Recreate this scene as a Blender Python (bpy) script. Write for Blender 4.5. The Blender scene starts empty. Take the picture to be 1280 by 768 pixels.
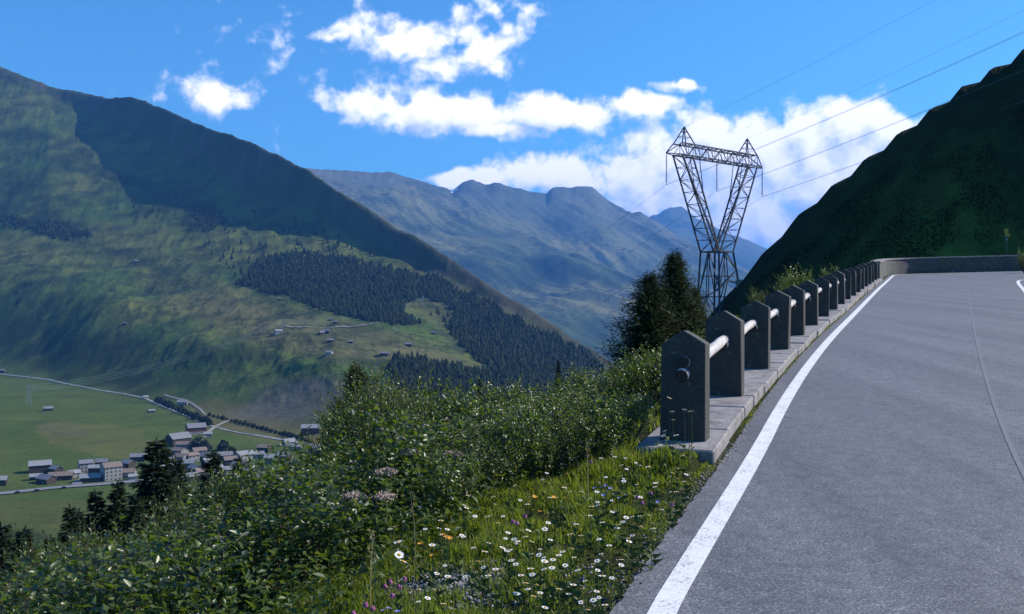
import bpy, bmesh, math, random
import numpy as np
from mathutils import Vector, Matrix

random.seed(7)
RNG = np.random.default_rng(11)
SC = bpy.context.scene
COL = SC.collection
F, CX, CY, EYE = 1160.0, 640.0, 384.0, 1.6
rad = math.radians

# ------------------------------------------------------------------ noise
def _hash(ix, iy, seed):
    h = (ix.astype(np.int64) * 374761393 + iy.astype(np.int64) * 668265263 + seed * 974711) & 0x7fffffff
    h = ((h ^ (h >> 13)) * 1274126177) & 0x7fffffff
    return ((h ^ (h >> 16)) & 0xffff) / 65535.0

def vnoise(x, y, seed=0):
    x = np.asarray(x, float); y = np.asarray(y, float)
    ix = np.floor(x); iy = np.floor(y); fx = x - ix; fy = y - iy
    fx = fx * fx * fx * (fx * (fx * 6 - 15) + 10); fy = fy * fy * fy * (fy * (fy * 6 - 15) + 10)
    a = _hash(ix, iy, seed); b = _hash(ix + 1, iy, seed); c = _hash(ix, iy + 1, seed); d = _hash(ix + 1, iy + 1, seed)
    return (a * (1 - fx) + b * fx) * (1 - fy) + (c * (1 - fx) + d * fx) * fy

def fbm(x, y, octv=5, seed=0, gain=0.5):
    s = 0.0; a = 1.0; n = 0.0
    for k in range(octv):
        s = s + a * (vnoise(x, y, seed + k * 17) - 0.5) * 2; n += a
        a *= gain; x = x * 2.03 + 13.7; y = y * 2.03 - 7.1
    return s / n

def ridged(x, y, octv=5, seed=0):
    s = 0.0; a = 1.0; n = 0.0
    for k in range(octv):
        s = s + a * (1 - np.abs(vnoise(x, y, seed + k * 31) * 2 - 1)); n += a
        a *= 0.5; x = x * 2.07 + 5.2; y = y * 2.07 + 9.3
    return s / n

def sstep(a, b, x):
    t = np.clip((x - a) / (b - a), 0, 1)
    return t * t * (3 - 2 * t)

# ------------------------------------------------------------------ meshes and objects
def new_mesh(name, v, f, smooth=False, col=None):
    me = bpy.data.meshes.new(name)
    v = np.asarray(v, dtype=np.float32)
    if isinstance(f, np.ndarray):
        n = f.shape[1]
        me.vertices.add(len(v)); me.vertices.foreach_set('co', v.ravel())
        me.loops.add(f.size); me.loops.foreach_set('vertex_index', f.astype(np.int32).ravel())
        me.polygons.add(len(f)); me.polygons.foreach_set('loop_start', np.arange(0, f.size, n, dtype=np.int32))
        me.update(calc_edges=True)
    else:
        me.from_pydata(v.tolist(), [], f); me.update()
    if smooth:
        me.polygons.foreach_set('use_smooth', [True] * len(me.polygons))
    if col is not None:
        a = me.color_attributes.new('albedo', 'FLOAT_COLOR', 'POINT')
        a.data.foreach_set('color', np.concatenate([col, np.ones((len(col), 1))], 1).astype(np.float32).ravel())
    return me

def link(name, me, mat=None, parent=None, loc=None):
    o = bpy.data.objects.new(name, me); COL.objects.link(o)
    if mat is not None and me is not None and not me.materials: me.materials.append(mat)
    if parent is not None: o.parent = parent
    if loc is not None: o.location = loc
    return o

def tag(o, label=None, cat=None, group=None, kind=None):
    if label: o['label'] = label
    if cat: o['category'] = cat
    if group: o['group'] = group
    if kind: o['kind'] = kind
    return o

def empty(name, loc=(0, 0, 0), rz=0.0):
    o = bpy.data.objects.new(name, None); COL.objects.link(o)
    o.location = loc; o.rotation_euler = (0, 0, rz); o.empty_display_size = 0.3
    return o

def copy_tree(o, parent=None):
    c = o.copy(); COL.objects.link(c)
    if parent is not None: c.parent = parent
    for ch in list(o.children): copy_tree(ch, c)
    return c

class MB:
    """collects simple solids into one mesh"""
    def __init__(s): s.v = []; s.f = []
    def add(s, v, f):
        n = len(s.v); s.v += [tuple(p) for p in v]; s.f += [tuple(i + n for i in q) for q in f]
    def bar(s, a, b, w, w2=None):
        a = Vector(a); b = Vector(b); d = (b - a)
        if d.length < 1e-6: return
        d.normalize(); up = Vector((0, 0, 1)) if abs(d.z) < 0.95 else Vector((1, 0, 0))
        x = d.cross(up).normalized(); y = x.cross(d)
        w2 = w if w2 is None else w2
        v = [a + (x * i + y * j) * w / 2 for i, j in ((-1, -1), (1, -1), (1, 1), (-1, 1))]
        v += [b + (x * i + y * j) * w2 / 2 for i, j in ((-1, -1), (1, -1), (1, 1), (-1, 1))]
        s.add(v, [(0, 1, 5, 4), (1, 2, 6, 5), (2, 3, 7, 6), (3, 0, 4, 7), (3, 2, 1, 0), (4, 5, 6, 7)])
    def tube(s, pts, r, n=6, cap=True):
        pts = [Vector(p) for p in pts]; rs = r if isinstance(r, (list, tuple)) else [r] * len(pts)
        base = len(s.v)
        for i, p in enumerate(pts):
            d = (pts[min(i + 1, len(pts) - 1)] - pts[max(i - 1, 0)]).normalized()
            up = Vector((0, 0, 1)) if abs(d.z) < 0.9 else Vector((1, 0, 0))
            x = d.cross(up).normalized(); y = x.cross(d)
            for k in range(n):
                t = 2 * math.pi * k / n
                s.v.append(tuple(p + (x * math.cos(t) + y * math.sin(t)) * rs[i]))
        for i in range(len(pts) - 1):
            for k in range(n):
                a = base + i * n + k; b = base + i * n + (k + 1) % n
                s.f.append((a, b, b + n, a + n))
        if cap:
            s.f.append(tuple(base + k for k in reversed(range(n))))
            s.f.append(tuple(base + (len(pts) - 1) * n + k for k in range(n)))
    def box(s, c, sz, rz=0.0):
        x, y, z = sz[0] / 2, sz[1] / 2, sz[2] / 2; co, si = math.cos(rz), math.sin(rz)
        v = []
        for k in (-z, z):
            for i, j in ((-x, -y), (x, -y), (x, y), (-x, y)):
                v.append((c[0] + i * co - j * si, c[1] + i * si + j * co, c[2] + k))
        s.add(v, [(3, 2, 1, 0), (4, 5, 6, 7), (0, 1, 5, 4), (1, 2, 6, 5), (2, 3, 7, 6), (3, 0, 4, 7)])
    def mesh(s, name, smooth=False):
        return new_mesh(name, s.v, s.f, smooth)
    def build(s, name, mat, parent=None, loc=None, smooth=False):
        return link(name, s.mesh(name, smooth), mat, parent, loc)

def bevel(me, w, seg=1):
    bm = bmesh.new(); bm.from_mesh(me)
    bmesh.ops.bevel(bm, geom=bm.edges[:], offset=w, segments=seg, affect='EDGES', profile=0.5)
    bm.to_mesh(me); bm.free()
    return me

# ------------------------------------------------------------------ materials
def mat_new(name):
    m = bpy.data.materials.new(name); m.use_nodes = True
    nt = m.node_tree; b = nt.nodes['Principled BSDF']
    return m, nt, b

def N(nt, t, **kw):
    n = nt.nodes.new(t)
    for k, v in kw.items():
        if k in n.bl_rna.properties: setattr(n, k, v)
        else: n.inputs[k].default_value = v
    return n

def noise(nt, vec, scale, detail=5, rough=0.55):
    n = N(nt, 'ShaderNodeTexNoise'); n.inputs['Scale'].default_value = scale
    n.inputs['Detail'].default_value = detail; n.inputs['Roughness'].default_value = rough
    if vec is not None: nt.links.new(vec, n.inputs['Vector'])
    return n.outputs['Fac']

def ramp(nt, fac, stops):
    r = N(nt, 'ShaderNodeValToRGB'); e = r.color_ramp.elements
    while len(e) < len(stops): e.new(0.5)
    for q, (p, c) in zip(e, stops):
        q.position = p; q.color = (*c, 1) if len(c) == 3 else c
    nt.links.new(fac, r.inputs['Fac']); return r.outputs['Color']

def mixc(nt, fac, a, b, mode='MIX'):
    m = N(nt, 'ShaderNodeMix', data_type='RGBA', blend_type=mode)
    for sock, val in ((m.inputs[0], fac), (m.inputs[6], a), (m.inputs[7], b)):
        if hasattr(val, 'links'): nt.links.new(val, sock)
        elif isinstance(val, (int, float)): sock.default_value = val
        else: sock.default_value = (*val, 1)
    return m.outputs[2]

def math_n(nt, op, a, b=0.0, c=None):
    m = N(nt, 'ShaderNodeMath', operation=op)
    for i, val in enumerate((a, b) if c is None else (a, b, c)):
        if hasattr(val, 'links'): nt.links.new(val, m.inputs[i])
        else: m.inputs[i].default_value = val
    return m.outputs[0]

def bump(nt, b, h, strength=0.3, dist=0.02):
    n = N(nt, 'ShaderNodeBump'); n.inputs['Strength'].default_value = strength; n.inputs['Distance'].default_value = dist
    nt.links.new(h, n.inputs['Height']); nt.links.new(n.outputs['Normal'], b.inputs['Normal'])

def objco(nt): return N(nt, 'ShaderNodeTexCoord').outputs['Object']

def simple(name, c1, c2, scale=6, rough=0.8, spec=0.3, bmp=0.2, bd=0.01, metal=0.0):
    m, nt, b = mat_new(name); co = objco(nt)
    f = noise(nt, co, scale)
    nt.links.new(ramp(nt, f, [(0.3, c1), (0.7, c2)]), b.inputs['Base Color'])
    b.inputs['Roughness'].default_value = rough; b.inputs['Specular IOR Level'].default_value = spec
    b.inputs['Metallic'].default_value = metal
    if bmp: bump(nt, b, noise(nt, co, scale * 3), bmp, bd)
    return m

def leaf_mat(name, stops, trans=(0.10, 0.16, 0.02), tfac=0.3, rough=0.38, spec=0.5):
    m, nt, b = mat_new(name)
    g = N(nt, 'ShaderNodeNewGeometry')
    nt.links.new(ramp(nt, g.outputs['Random Per Island'], stops), b.inputs['Base Color'])
    b.inputs['Roughness'].default_value = rough; b.inputs['Specular IOR Level'].default_value = spec
    t = N(nt, 'ShaderNodeBsdfTranslucent'); t.inputs['Color'].default_value = (*trans, 1)
    mx = N(nt, 'ShaderNodeMixShader'); mx.inputs[0].default_value = tfac
    nt.links.new(b.outputs[0], mx.inputs[1]); nt.links.new(t.outputs[0], mx.inputs[2])
    nt.links.new(mx.outputs[0], nt.nodes['Material Output'].inputs['Surface'])
    return m

def terrain_mat(name, scale, amp=0.5, bstr=0.4, bdist=8.0, spec=0.1, clump=0.0):
    """vertex albedo times several scales of noise, in world metres"""
    m, nt, b = mat_new(name); co = objco(nt)
    at = N(nt, 'ShaderNodeAttribute', attribute_name='albedo').outputs['Color']
    n1 = noise(nt, co, scale, 8, 0.65); n2 = noise(nt, co, scale * 11, 7, 0.75)
    f = math_n(nt, 'ADD', math_n(nt, 'MULTIPLY', n1, 0.55), math_n(nt, 'MULTIPLY', n2, 0.45))
    c = mixc(nt, 1.0, at, ramp(nt, f, [(0.32, (1 - amp, 1 - amp * 0.9, 1 - amp)), (0.5, (1, 1, 1)), (0.68, (1 + amp, 1 + amp * 0.75, 1 + amp * 0.5))]), 'MULTIPLY')
    if clump:
        k = math_n(nt, 'ADD', math_n(nt, 'MULTIPLY', noise(nt, co, clump, 8, 0.65), 0.6), math_n(nt, 'MULTIPLY', noise(nt, co, clump * 13, 6, 0.7), 0.4))
        z_ = N(nt, 'ShaderNodeSeparateXYZ'); nt.links.new(co, z_.inputs[0])
        hi = N(nt, 'ShaderNodeMapRange'); nt.links.new(z_.outputs['Z'], hi.inputs[0]); hi.inputs[1].default_value = -165; hi.inputs[2].default_value = -120
        c = mixc(nt, math_n(nt, 'MULTIPLY', ramp(nt, k, [(0.51, (0, 0, 0)), (0.545, (1, 1, 1))]), math_n(nt, 'MULTIPLY', hi.outputs[0], 0.75)), c, (0.022, 0.034, 0.013))
    nt.links.new(c, b.inputs['Base Color'])
    b.inputs['Roughness'].default_value = 0.95; b.inputs['Specular IOR Level'].default_value = spec
    bump(nt, b, f, bstr, bdist)
    return m

# ------------------------------------------------------------------ road geometry (metres, z up, camera at the origin looking along +Y)
T = (0.405, 0.914); RN = (0.914, -0.405)
def R(x, y): return -0.061 + 0.0611 * (T[0] * x + T[1] * y)

POSTS = [(1.58, 7.55), (2.43, 9.79), (3.32, 12.02), (4.24, 14.24), (5.18, 16.45), (6.14, 18.65), (7.11, 20.84), (8.08, 23.04), (9.05, 25.24),
         (10.01, 27.43), (10.98, 29.63), (11.95, 31.82), (12.92, 34.02), (13.89, 36.21), (14.87, 38.41), (15.85, 40.59), (16.83, 42.78)]
def rg(px, py):
    # pixel -> point on the road plane
    u = (px - CX) / F; k = (CY - py) / F
    Y_ = (EYE + 0.061) / (0.0611 * (T[0] * u + T[1]) - k); return (u * Y_, Y_)
_l = [rg(826, 768), rg(855, 718), rg(881, 659)]
_d = Vector((_l[2][0] - _l[0][0], _l[2][1] - _l[0][1])).normalized()
_l = [(p[0] - _d.y * 0.39, p[1] + _d.x * 0.39) for p in _l]
_b = Vector(_l[0])
SP = [tuple(_b - _d * 26), tuple(_b - _d * 15), tuple(_b - _d * 6)] + _l[:2] + POSTS + [(19.2, 48.1), (21.0, 52.1)]
_c = (24.66, 50.4)
for k in range(1, 9):
    h = rad(24 + 68 * k / 8)
    SP.append((_c[0] - 4 * math.cos(h), _c[1] + 4 * math.sin(h)))
SP += [(34.0, 54.25), (60.0, 53.3), (110.0, 51.0)]
SPA = np.array(SP)

def spine_off(x, y):
    """signed distance to the line along the posts' road side; positive towards the road"""
    x = np.asarray(x, float); y = np.asarray(y, float)
    best = np.full(x.shape, 1e9); sg = np.zeros(x.shape)
    for i in range(len(SPA) - 1):
        a = SPA[i]; d = SPA[i + 1] - a; L = (d ** 2).sum()
        t = np.clip(((x - a[0]) * d[0] + (y - a[1]) * d[1]) / L, 0, 1)
        ex = x - a[0] - t * d[0]; ey = y - a[1] - t * d[1]
        q = np.hypot(ex, ey); s = np.where(d[1] * ex - d[0] * ey >= 0, 1.0, -1.0)
        u = q < best - 1e-6
        best = np.where(u, q, best); sg = np.where(u, s, sg)
    return best * sg

def offset_line(pts, o):
    pts = [Vector(p) for p in pts]; out = []
    for i, p in enumerate(pts):
        a = pts[max(i - 1, 0)]; b = pts[min(i + 1, len(pts) - 1)]
        d = (b - a).normalized(); out.append((p.x + d.y * o, p.y - d.x * o))
    return out

# right hill: silhouette of the spur, pixel -> (pixel y, distance)
HPX = [600, 760, 840, 893, 930, 1000, 1050, 1100, 1200, 1280, 1400, 1600, 2000]
HY = [760, 560, 450, 386, 343, 264, 224, 185, 109, 60, -5, -60, -90]
HD = [165, 168, 169, 170, 168, 164, 161, 158, 152, 147, 142, 138, 136]
_hx = np.linspace(600, 2000, 281)
_k = np.hanning(21); _k /= _k.sum()
def _sm(v):
    q = np.interp(_hx, HPX, v); return np.convolve(np.pad(q, 10, mode='edge'), _k, mode='valid')
HY = _sm(HY); HD = _sm(HD); HPX = _hx
def near_z(x, y):
    x = np.asarray(x, float); y = np.asarray(y, float)
    off = spine_off(x, y); d = -off
    Rz = R(x, y); Rc = np.minimum(Rz, 3.9)
    left = Rc - 0.004 - 0.05 * np.clip(d, 0, 1.2) - 0.30 * np.clip(d - 1.2, 0, 1.0) - 0.52 * np.clip(d - 2.2, 0, None)
    left = left + 0.15 * np.exp(-(((x - 1.2) / 0.42) ** 2 + ((y - 7.02) / 0.26) ** 2)) * (d > 0)
    left = left - 0.13 * np.clip(y - 58, 0, None)
    left = left + 0.12 * fbm(x * 0.6, y * 0.6, 3, 5) * sstep(0.5, 2.5, d) + 1.4 * fbm(x * 0.05, y * 0.05, 4, 6) * sstep(8, 40, d)
    bank = Rz - 0.05 + 0.5 * np.clip(off - 7.2, 0, 5) + 0.16 * np.clip(off - 12, 0, 40) + 0.12 * fbm(x * 0.7, y * 0.7, 3, 8) * sstep(6.9, 7.8, off)
    road = Rz - 0.06
    z = np.where(off < 0.22, left, np.where(off < 7.1, road, bank))
    # the spur across the bend
    yy = np.maximum(y, 1.0); px = CX + F * x / yy
    hs = np.interp(px, HPX, HY); hd = np.interp(px, HPX, HD)
    zr = EYE + (CY - hs) / F * hd
    hb = hd * 0.70
    zb = np.minimum(-16.0, zr - 15.0)
    t = np.clip((y - hb) / (hd - hb), 0, 1)
    hill = zb + (zr - zb) * (0.35 * t + 0.65 * t * t * (1.5 - 0.5 * t))
    hill = np.where(y > hd, zr - 0.55 * (y - hd), hill)
    hill = np.where(y < hb, zb - 0.8 * (hb - y), hill)
    w = sstep(0.0, 0.25, t)
    hill = hill + w * (1 - 0.85 * sstep(0.72, 0.98, t)) * (0.7 * (ridged(x * 0.022 + y * 0.01, y * 0.012, 4, 3) - 0.6) + 0.6 * fbm(x * 0.14, y * 0.14, 4, 21))
    # a gentler shoulder, in shade; its sunlit look is painted into the hillside colour
    sx, sy = (1188 - CX) / F * 125, 125.0
    g = np.exp(-(((x - sx) / 11) ** 2 + ((y - sy) / 20) ** 2))
    hill = hill + 4.0 * g
    return np.where(y > 50, np.maximum(z, hill), z)

# ------------------------------------------------------------------ camera
cam = bpy.data.cameras.new('camera'); co_ = bpy.data.objects.new('camera', cam); COL.objects.link(co_)
co_.location = (0, 0, EYE); co_.rotation_euler = (rad(90), 0, 0)
cam.sensor_width = 36; cam.lens = 36 * F / 1280; cam.clip_start = 0.1; cam.clip_end = 60000
SC.camera = co_

def P(px, py, Y): return Vector(((px - CX) / F * Y, Y, EYE + (CY - py) / F * Y))
def ground_hit(px, py, h=0.0, y0=2.5, y1=60.0):
    """point where the ray of a pixel comes down to h above the near ground"""
    Y = np.linspace(y0, y1, 6000); z = near_z((px - CX) / F * Y, Y) + h
    r = EYE + (CY - py) / F * Y
    i = np.argmax(r <= z)
    if r[i] > z[i]: return None
    return Vector(((px - CX) / F * Y[i], Y[i], z[i] - h))

# ------------------------------------------------------------------ light, sky, clouds
SAZ, SEL = 75.0, 36.5     # sun: degrees right of straight ahead, degrees above the horizon
sd = Vector((math.sin(rad(SAZ)) * math.cos(rad(SEL)), math.cos(rad(SAZ)) * math.cos(rad(SEL)), math.sin(rad(SEL))))
sl = bpy.data.lights.new('sun', 'SUN'); sl.energy = 5.0; sl.angle = rad(0.53); sl.color = (1.0, 0.93, 0.84)
so = bpy.data.objects.new('sun', sl); COL.objects.link(so); so.rotation_euler = sd.to_track_quat('Z', 'Y').to_euler(); so.location = sd * 50

def cloud_group():
    g = bpy.data.node_groups.new('cloud_density', 'ShaderNodeTree')
    g.interface.new_socket('P', in_out='INPUT', socket_type='NodeSocketVector')
    g.interface.new_socket('D', in_out='OUTPUT', socket_type='NodeSocketFloat')
    gi = g.nodes.new('NodeGroupInput'); go = g.nodes.new('NodeGroupOutput')
    # warp, so that the outlines billow
    wn = N(g, 'ShaderNodeTexNoise'); wn.inputs['Scale'].default_value = 14; wn.inputs['Detail'].default_value = 4
    g.links.new(gi.outputs[0], wn.inputs['Vector'])
    sub = N(g, 'ShaderNodeVectorMath', operation='SUBTRACT'); g.links.new(wn.outputs['Color'], sub.inputs[0]); sub.inputs[1].default_value = (0.5, 0.5, 0.5)
    mad = N(g, 'ShaderNodeVectorMath', operation='MULTIPLY_ADD'); g.links.new(sub.outputs[0], mad.inputs[0]); mad.inputs[1].default_value = (0.05, 0.035, 0); g.links.new(gi.outputs[0], mad.inputs[2])
    pos = mad.outputs[0]
    blobs = [(500, 48, 135, 32, .72), (602, 60, 60, 44, .75), (560, 84, 80, 22, .5), (420, 42, 60, 20, .6), (612, 14, 60, 26, .5),
             (465, 126, 80, 30, 1.1), (560, 140, 130, 38, 1.15), (690, 140, 140, 28, 1.1), (620, 160, 110, 22, .8), (795, 130, 60, 18, .9), (842, 104, 40, 12, .8),
             (274, 117, 66, 27, .9), (205, 112, 45, 20, .15), (338, 42, 26, 20, .04), (685, 40, 24, 12, .2),
             (590, 224, 80, 16, 1), (690, 216, 110, 32, 1.1), (780, 222, 120, 46, 1.2), (900, 215, 170, 86, 1.4), (1000, 205, 150, 86, 1.4), (1085, 170, 95, 52, 1.2),
             (1060, 240, 140, 90, 1.3), (930, 280, 150, 60, 1.2), (1120, 230, 120, 80, 1.2), (800, 258, 90, 36, 1), (980, 175, 90, 40, 1.2)]
    acc = None
    for cx, cy, rx, ry, w in blobs:
        w *= 0.92
        a = N(g, 'ShaderNodeVectorMath', operation='SUBTRACT'); g.links.new(pos, a.inputs[0]); a.inputs[1].default_value = ((cx - CX) / F, (CY - cy) / F, 0)
        b = N(g, 'ShaderNodeVectorMath', operation='MULTIPLY'); g.links.new(a.outputs[0], b.inputs[0]); b.inputs[1].default_value = (F / rx, F / ry, 0)
        c = N(g, 'ShaderNodeVectorMath', operation='LENGTH'); g.links.new(b.outputs[0], c.inputs[0])
        v = math_n(g, 'MULTIPLY', math_n(g, 'SUBTRACT', 1.0, c.outputs['Value']), w)
        acc = v if acc is None else math_n(g, 'SMOOTH_MAX', acc, v, 0.14)
    bl = math_n(g, 'ABSOLUTE', math_n(g, 'SUBTRACT', noise(g, pos, 17, 3, 0.5), 0.5))
    acc = math_n(g, 'MINIMUM', acc, 0.75)
    inside = N(g, 'ShaderNodeMapRange'); g.links.new(acc, inside.inputs[0]); inside.inputs[1].default_value = -0.25; inside.inputs[2].default_value = 0.35
    acc = math_n(g, 'ADD', acc, math_n(g, 'MULTIPLY', math_n(g, 'MULTIPLY', math_n(g, 'SUBTRACT', 0.10, bl), -1.9), inside.outputs[0]))
    n1 = noise(g, gi.outputs[0], 26, 9, 0.58); n2 = noise(g, gi.outputs[0], 9, 3, 0.5)
    d = math_n(g, 'ADD', acc, math_n(g, 'MULTIPLY', math_n(g, 'SUBTRACT', n1, 0.5), 1.55))
    d = math_n(g, 'ADD', d, math_n(g, 'MULTIPLY', math_n(g, 'SUBTRACT', n2, 0.5), 0.5))
    g.links.new(d, go.inputs[0])
    return g

w = bpy.data.worlds.new('World'); SC.world = w; w.use_nodes = True
nt = w.node_tree; nt.nodes.clear()
sky = N(nt, 'ShaderNodeTexSky'); sky.sky_type = 'NISHITA'; sky.sun_disc = False
sky.sun_elevation = rad(SEL); sky.sun_rotation = rad(SAZ); sky.altitude = 1500; sky.air_density = 1.2; sky.dust_density = 0.6; sky.ozone_density = 2.5
tint = mixc(nt, 1.0, sky.outputs[0], (0.40, 0.95, 1.33), 'MULTIPLY')
bg = N(nt, 'ShaderNodeBackground'); bg.inputs['Strength'].default_value = 0.096; nt.links.new(tint, bg.inputs['Color'])
tc = N(nt, 'ShaderNodeTexCoord'); sx = N(nt, 'ShaderNodeSeparateXYZ'); nt.links.new(tc.outputs['Generated'], sx.inputs[0])
ym = math_n(nt, 'MAXIMUM', sx.outputs['Y'], 0.05)
cu = math_n(nt, 'DIVIDE', sx.outputs['X'], ym); cw = math_n(nt, 'DIVIDE', sx.outputs['Z'], ym)
cp = N(nt, 'ShaderNodeCombineXYZ'); nt.links.new(cu, cp.inputs[0]); nt.links.new(cw, cp.inputs[1])
cg = cloud_group()
g1 = N(nt, 'ShaderNodeGroup'); g1.node_tree = cg; nt.links.new(cp.outputs[0], g1.inputs[0])
sh = N(nt, 'ShaderNodeVectorMath', operation='ADD'); nt.links.new(cp.outputs[0], sh.inputs[0]); sh.inputs[1].default_value = (0.012, 0.023, 0)
g2 = N(nt, 'ShaderNodeGroup'); g2.node_tree = cg; nt.links.new(sh.outputs[0], g2.inputs[0])
dens = N(nt, 'ShaderNodeMapRange', interpolation_type='SMOOTHSTEP'); nt.links.new(g1.outputs[0], dens.inputs[0])
dens.inputs[1].default_value = -0.02; dens.inputs[2].default_value = 0.46
lit = math_n(nt, 'SUBTRACT', g1.outputs[0], g2.outputs[0])
lit = math_n(nt, 'ADD', math_n(nt, 'MULTIPLY', lit, 1.0), math_n(nt, 'MULTIPLY', g1.outputs[0], -0.45))
lr = N(nt, 'ShaderNodeMapRange', interpolation_type='SMOOTHSTEP'); nt.links.new(lit, lr.inputs[0]); lr.inputs[1].default_value = -0.95; lr.inputs[2].default_value = 0.15
ccol = mixc(nt, lr.outputs[0], (0.33, 0.43, 0.78), (1.05, 1.0, 1.06))
cb = N(nt, 'ShaderNodeBackground'); nt.links.new(ccol, cb.inputs['Color']); cb.inputs['Strength'].default_value = 1.15
front = math_n(nt, 'GREATER_THAN', sx.outputs['Y'], 0.06)
fac = math_n(nt, 'MULTIPLY', math_n(nt, 'MULTIPLY', dens.outputs[0], 0.97), front)
mx = N(nt, 'ShaderNodeMixShader'); nt.links.new(fac, mx.inputs[0]); nt.links.new(bg.outputs[0], mx.inputs[1]); nt.links.new(cb.outputs[0], mx.inputs[2])
ow = N(nt, 'ShaderNodeOutputWorld'); nt.links.new(mx.outputs[0], ow.inputs['Surface'])

vs = SC.view_settings; SC.display_settings.display_device = 'sRGB'
vs.view_transform = 'Standard'; vs.look = 'None'; vs.exposure = 0.60; vs.gamma = 1.0; vs.use_curve_mapping = False
SC.cycles.use_denoising = True
SC.cycles.max_bounces = 6; SC.cycles.diffuse_bounces = 2; SC.cycles.glossy_bounces = 2; SC.cycles.transmission_bounces = 3
SC.cycles.volume_bounces = 0; SC.cycles.transparent_max_bounces = 8
SC.cycles.sample_clamp_indirect = 4.0
SC.render.film_transparent = False

# ------------------------------------------------------------------ haze: one closed box round everything
hz = MB(); hz.box((0, 12000, 1050), (60000, 34000, 3000)); hm = bpy.data.materials.new('haze'); hm.use_nodes = True
hn = hm.node_tree; hn.nodes.clear(); ho = N(hn, 'ShaderNodeOutputMaterial'); pv = N(hn, 'ShaderNodeVolumePrincipled')
pv.inputs['Color'].default_value = (0.13, 0.40, 1.0, 1); pv.inputs['Density'].default_value = 4.8e-5; pv.inputs['Anisotropy'].default_value = 0.15
hn.links.new(pv.outputs[0], ho.inputs['Volume'])
tag(hz.build('haze', hm), 'thin blue mountain haze filling the valley', 'haze', kind='stuff')

# ------------------------------------------------------------------ near hillside
def grid_mesh(name, X, Y, Z, mat, colr=None, smooth=True):
    m, n = X.shape
    v = np.stack([X.ravel(), Y.ravel(), Z.ravel()], 1)
    i = np.arange(m * n).reshape(m, n)
    f = np.stack([i[:-1, :-1].ravel(), i[:-1, 1:].ravel(), i[1:, 1:].ravel(), i[1:, :-1].ravel()], 1)
    return link(name, new_mesh(name, v, f, smooth, colr), mat)

ys = np.concatenate([np.linspace(-24, 2.0, 40), 2.0 * (330 / 2.0) ** (np.linspace(0, 1, 330)[1:])])
us = np.linspace(-1, 1, 330)
hw = np.maximum(ys, 0) * 0.80 + 22.0
X = us[None, :] * hw[:, None]; Y = np.repeat(ys[:, None], len(us), 1)
# finer columns near the axis of view for the verge
X = np.sign(us)[None, :] * np.abs(us)[None, :] ** (1.0 + 0.9 * np.exp(-np.maximum(ys, 0) / 25))[:, None] * hw[:, None]
Z = near_z(X, Y)
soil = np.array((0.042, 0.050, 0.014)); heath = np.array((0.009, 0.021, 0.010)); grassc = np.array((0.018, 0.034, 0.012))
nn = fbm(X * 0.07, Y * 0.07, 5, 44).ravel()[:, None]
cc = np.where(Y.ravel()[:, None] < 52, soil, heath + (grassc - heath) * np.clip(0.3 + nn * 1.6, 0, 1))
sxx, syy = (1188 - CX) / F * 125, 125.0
sun_patch = np.exp(-(((X - sxx) / 12) ** 2 + ((Y - syy) / 20) ** 2)).ravel()[:, None]
cc = cc + sun_patch * np.array((0.075, 0.12, 0.016))  # sunlight on the shoulder painted in as paler grass
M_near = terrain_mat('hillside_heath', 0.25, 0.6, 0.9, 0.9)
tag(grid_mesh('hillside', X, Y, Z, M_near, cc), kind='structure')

# ------------------------------------------------------------------ road, lines, seam
def asphalt():
    m, nt, b = mat_new('asphalt'); co = objco(nt)
    fine = noise(nt, co, 75, 4, 0.75); mid = noise(nt, co, 9, 6, 0.6)
    mp = N(nt, 'ShaderNodeMapping'); nt.links.new(co, mp.inputs[0]); mp.inputs['Rotation'].default_value = (0, 0, rad(23.9)); mp.inputs['Scale'].default_value = (1.5, 0.06, 1)
    track = noise(nt, mp.outputs[0], 1.0, 4, 0.55)
    c = ramp(nt, fine, [(0.34, (0.055, 0.055, 0.063)), (0.50, (0.120, 0.119, 0.130)), (0.60, (0.21, 0.205, 0.215)), (0.70, (0.42, 0.41, 0.41))])
    c = mixc(nt, 1.0, c, ramp(nt, mid, [(0.3, (0.74, 0.74, 0.76)), (0.7, (1.16, 1.16, 1.14))]), 'MULTIPLY')
    c = mixc(nt, 1.0, c, ramp(nt, track, [(0.35, (0.84, 0.84, 0.85)), (0.65, (1.16, 1.15, 1.14))]), 'MULTIPLY')
    nt.links.new(c, b.inputs['Base Color']); b.inputs['Roughness'].default_value = 0.62; b.inputs['Specular IOR Level'].default_value = 0.35
    bump(nt, b, fine, 0.5, 0.006)
    return m
M_road = asphalt()
M_paint, nt_, b_ = mat_new('road_paint'); c_ = objco(nt_)
wear = noise(nt_, c_, 55, 6, 0.7); w2_ = noise(nt_, c_, 7, 4, 0.6)
wf = math_n(nt_, 'ADD', math_n(nt_, 'MULTIPLY', wear, 0.7), math_n(nt_, 'MULTIPLY', w2_, 0.3))
nt_.links.new(ramp(nt_, wf, [(0.38, (0.22, 0.215, 0.22)), (0.46, (0.64, 0.63, 0.64)), (0.6, (0.76, 0.75, 0.76))]), b_.inputs['Base Color'])
b_.inputs['Roughness'].default_value = 0.7; bump(nt_, b_, wear, 0.35, 0.004)

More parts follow.
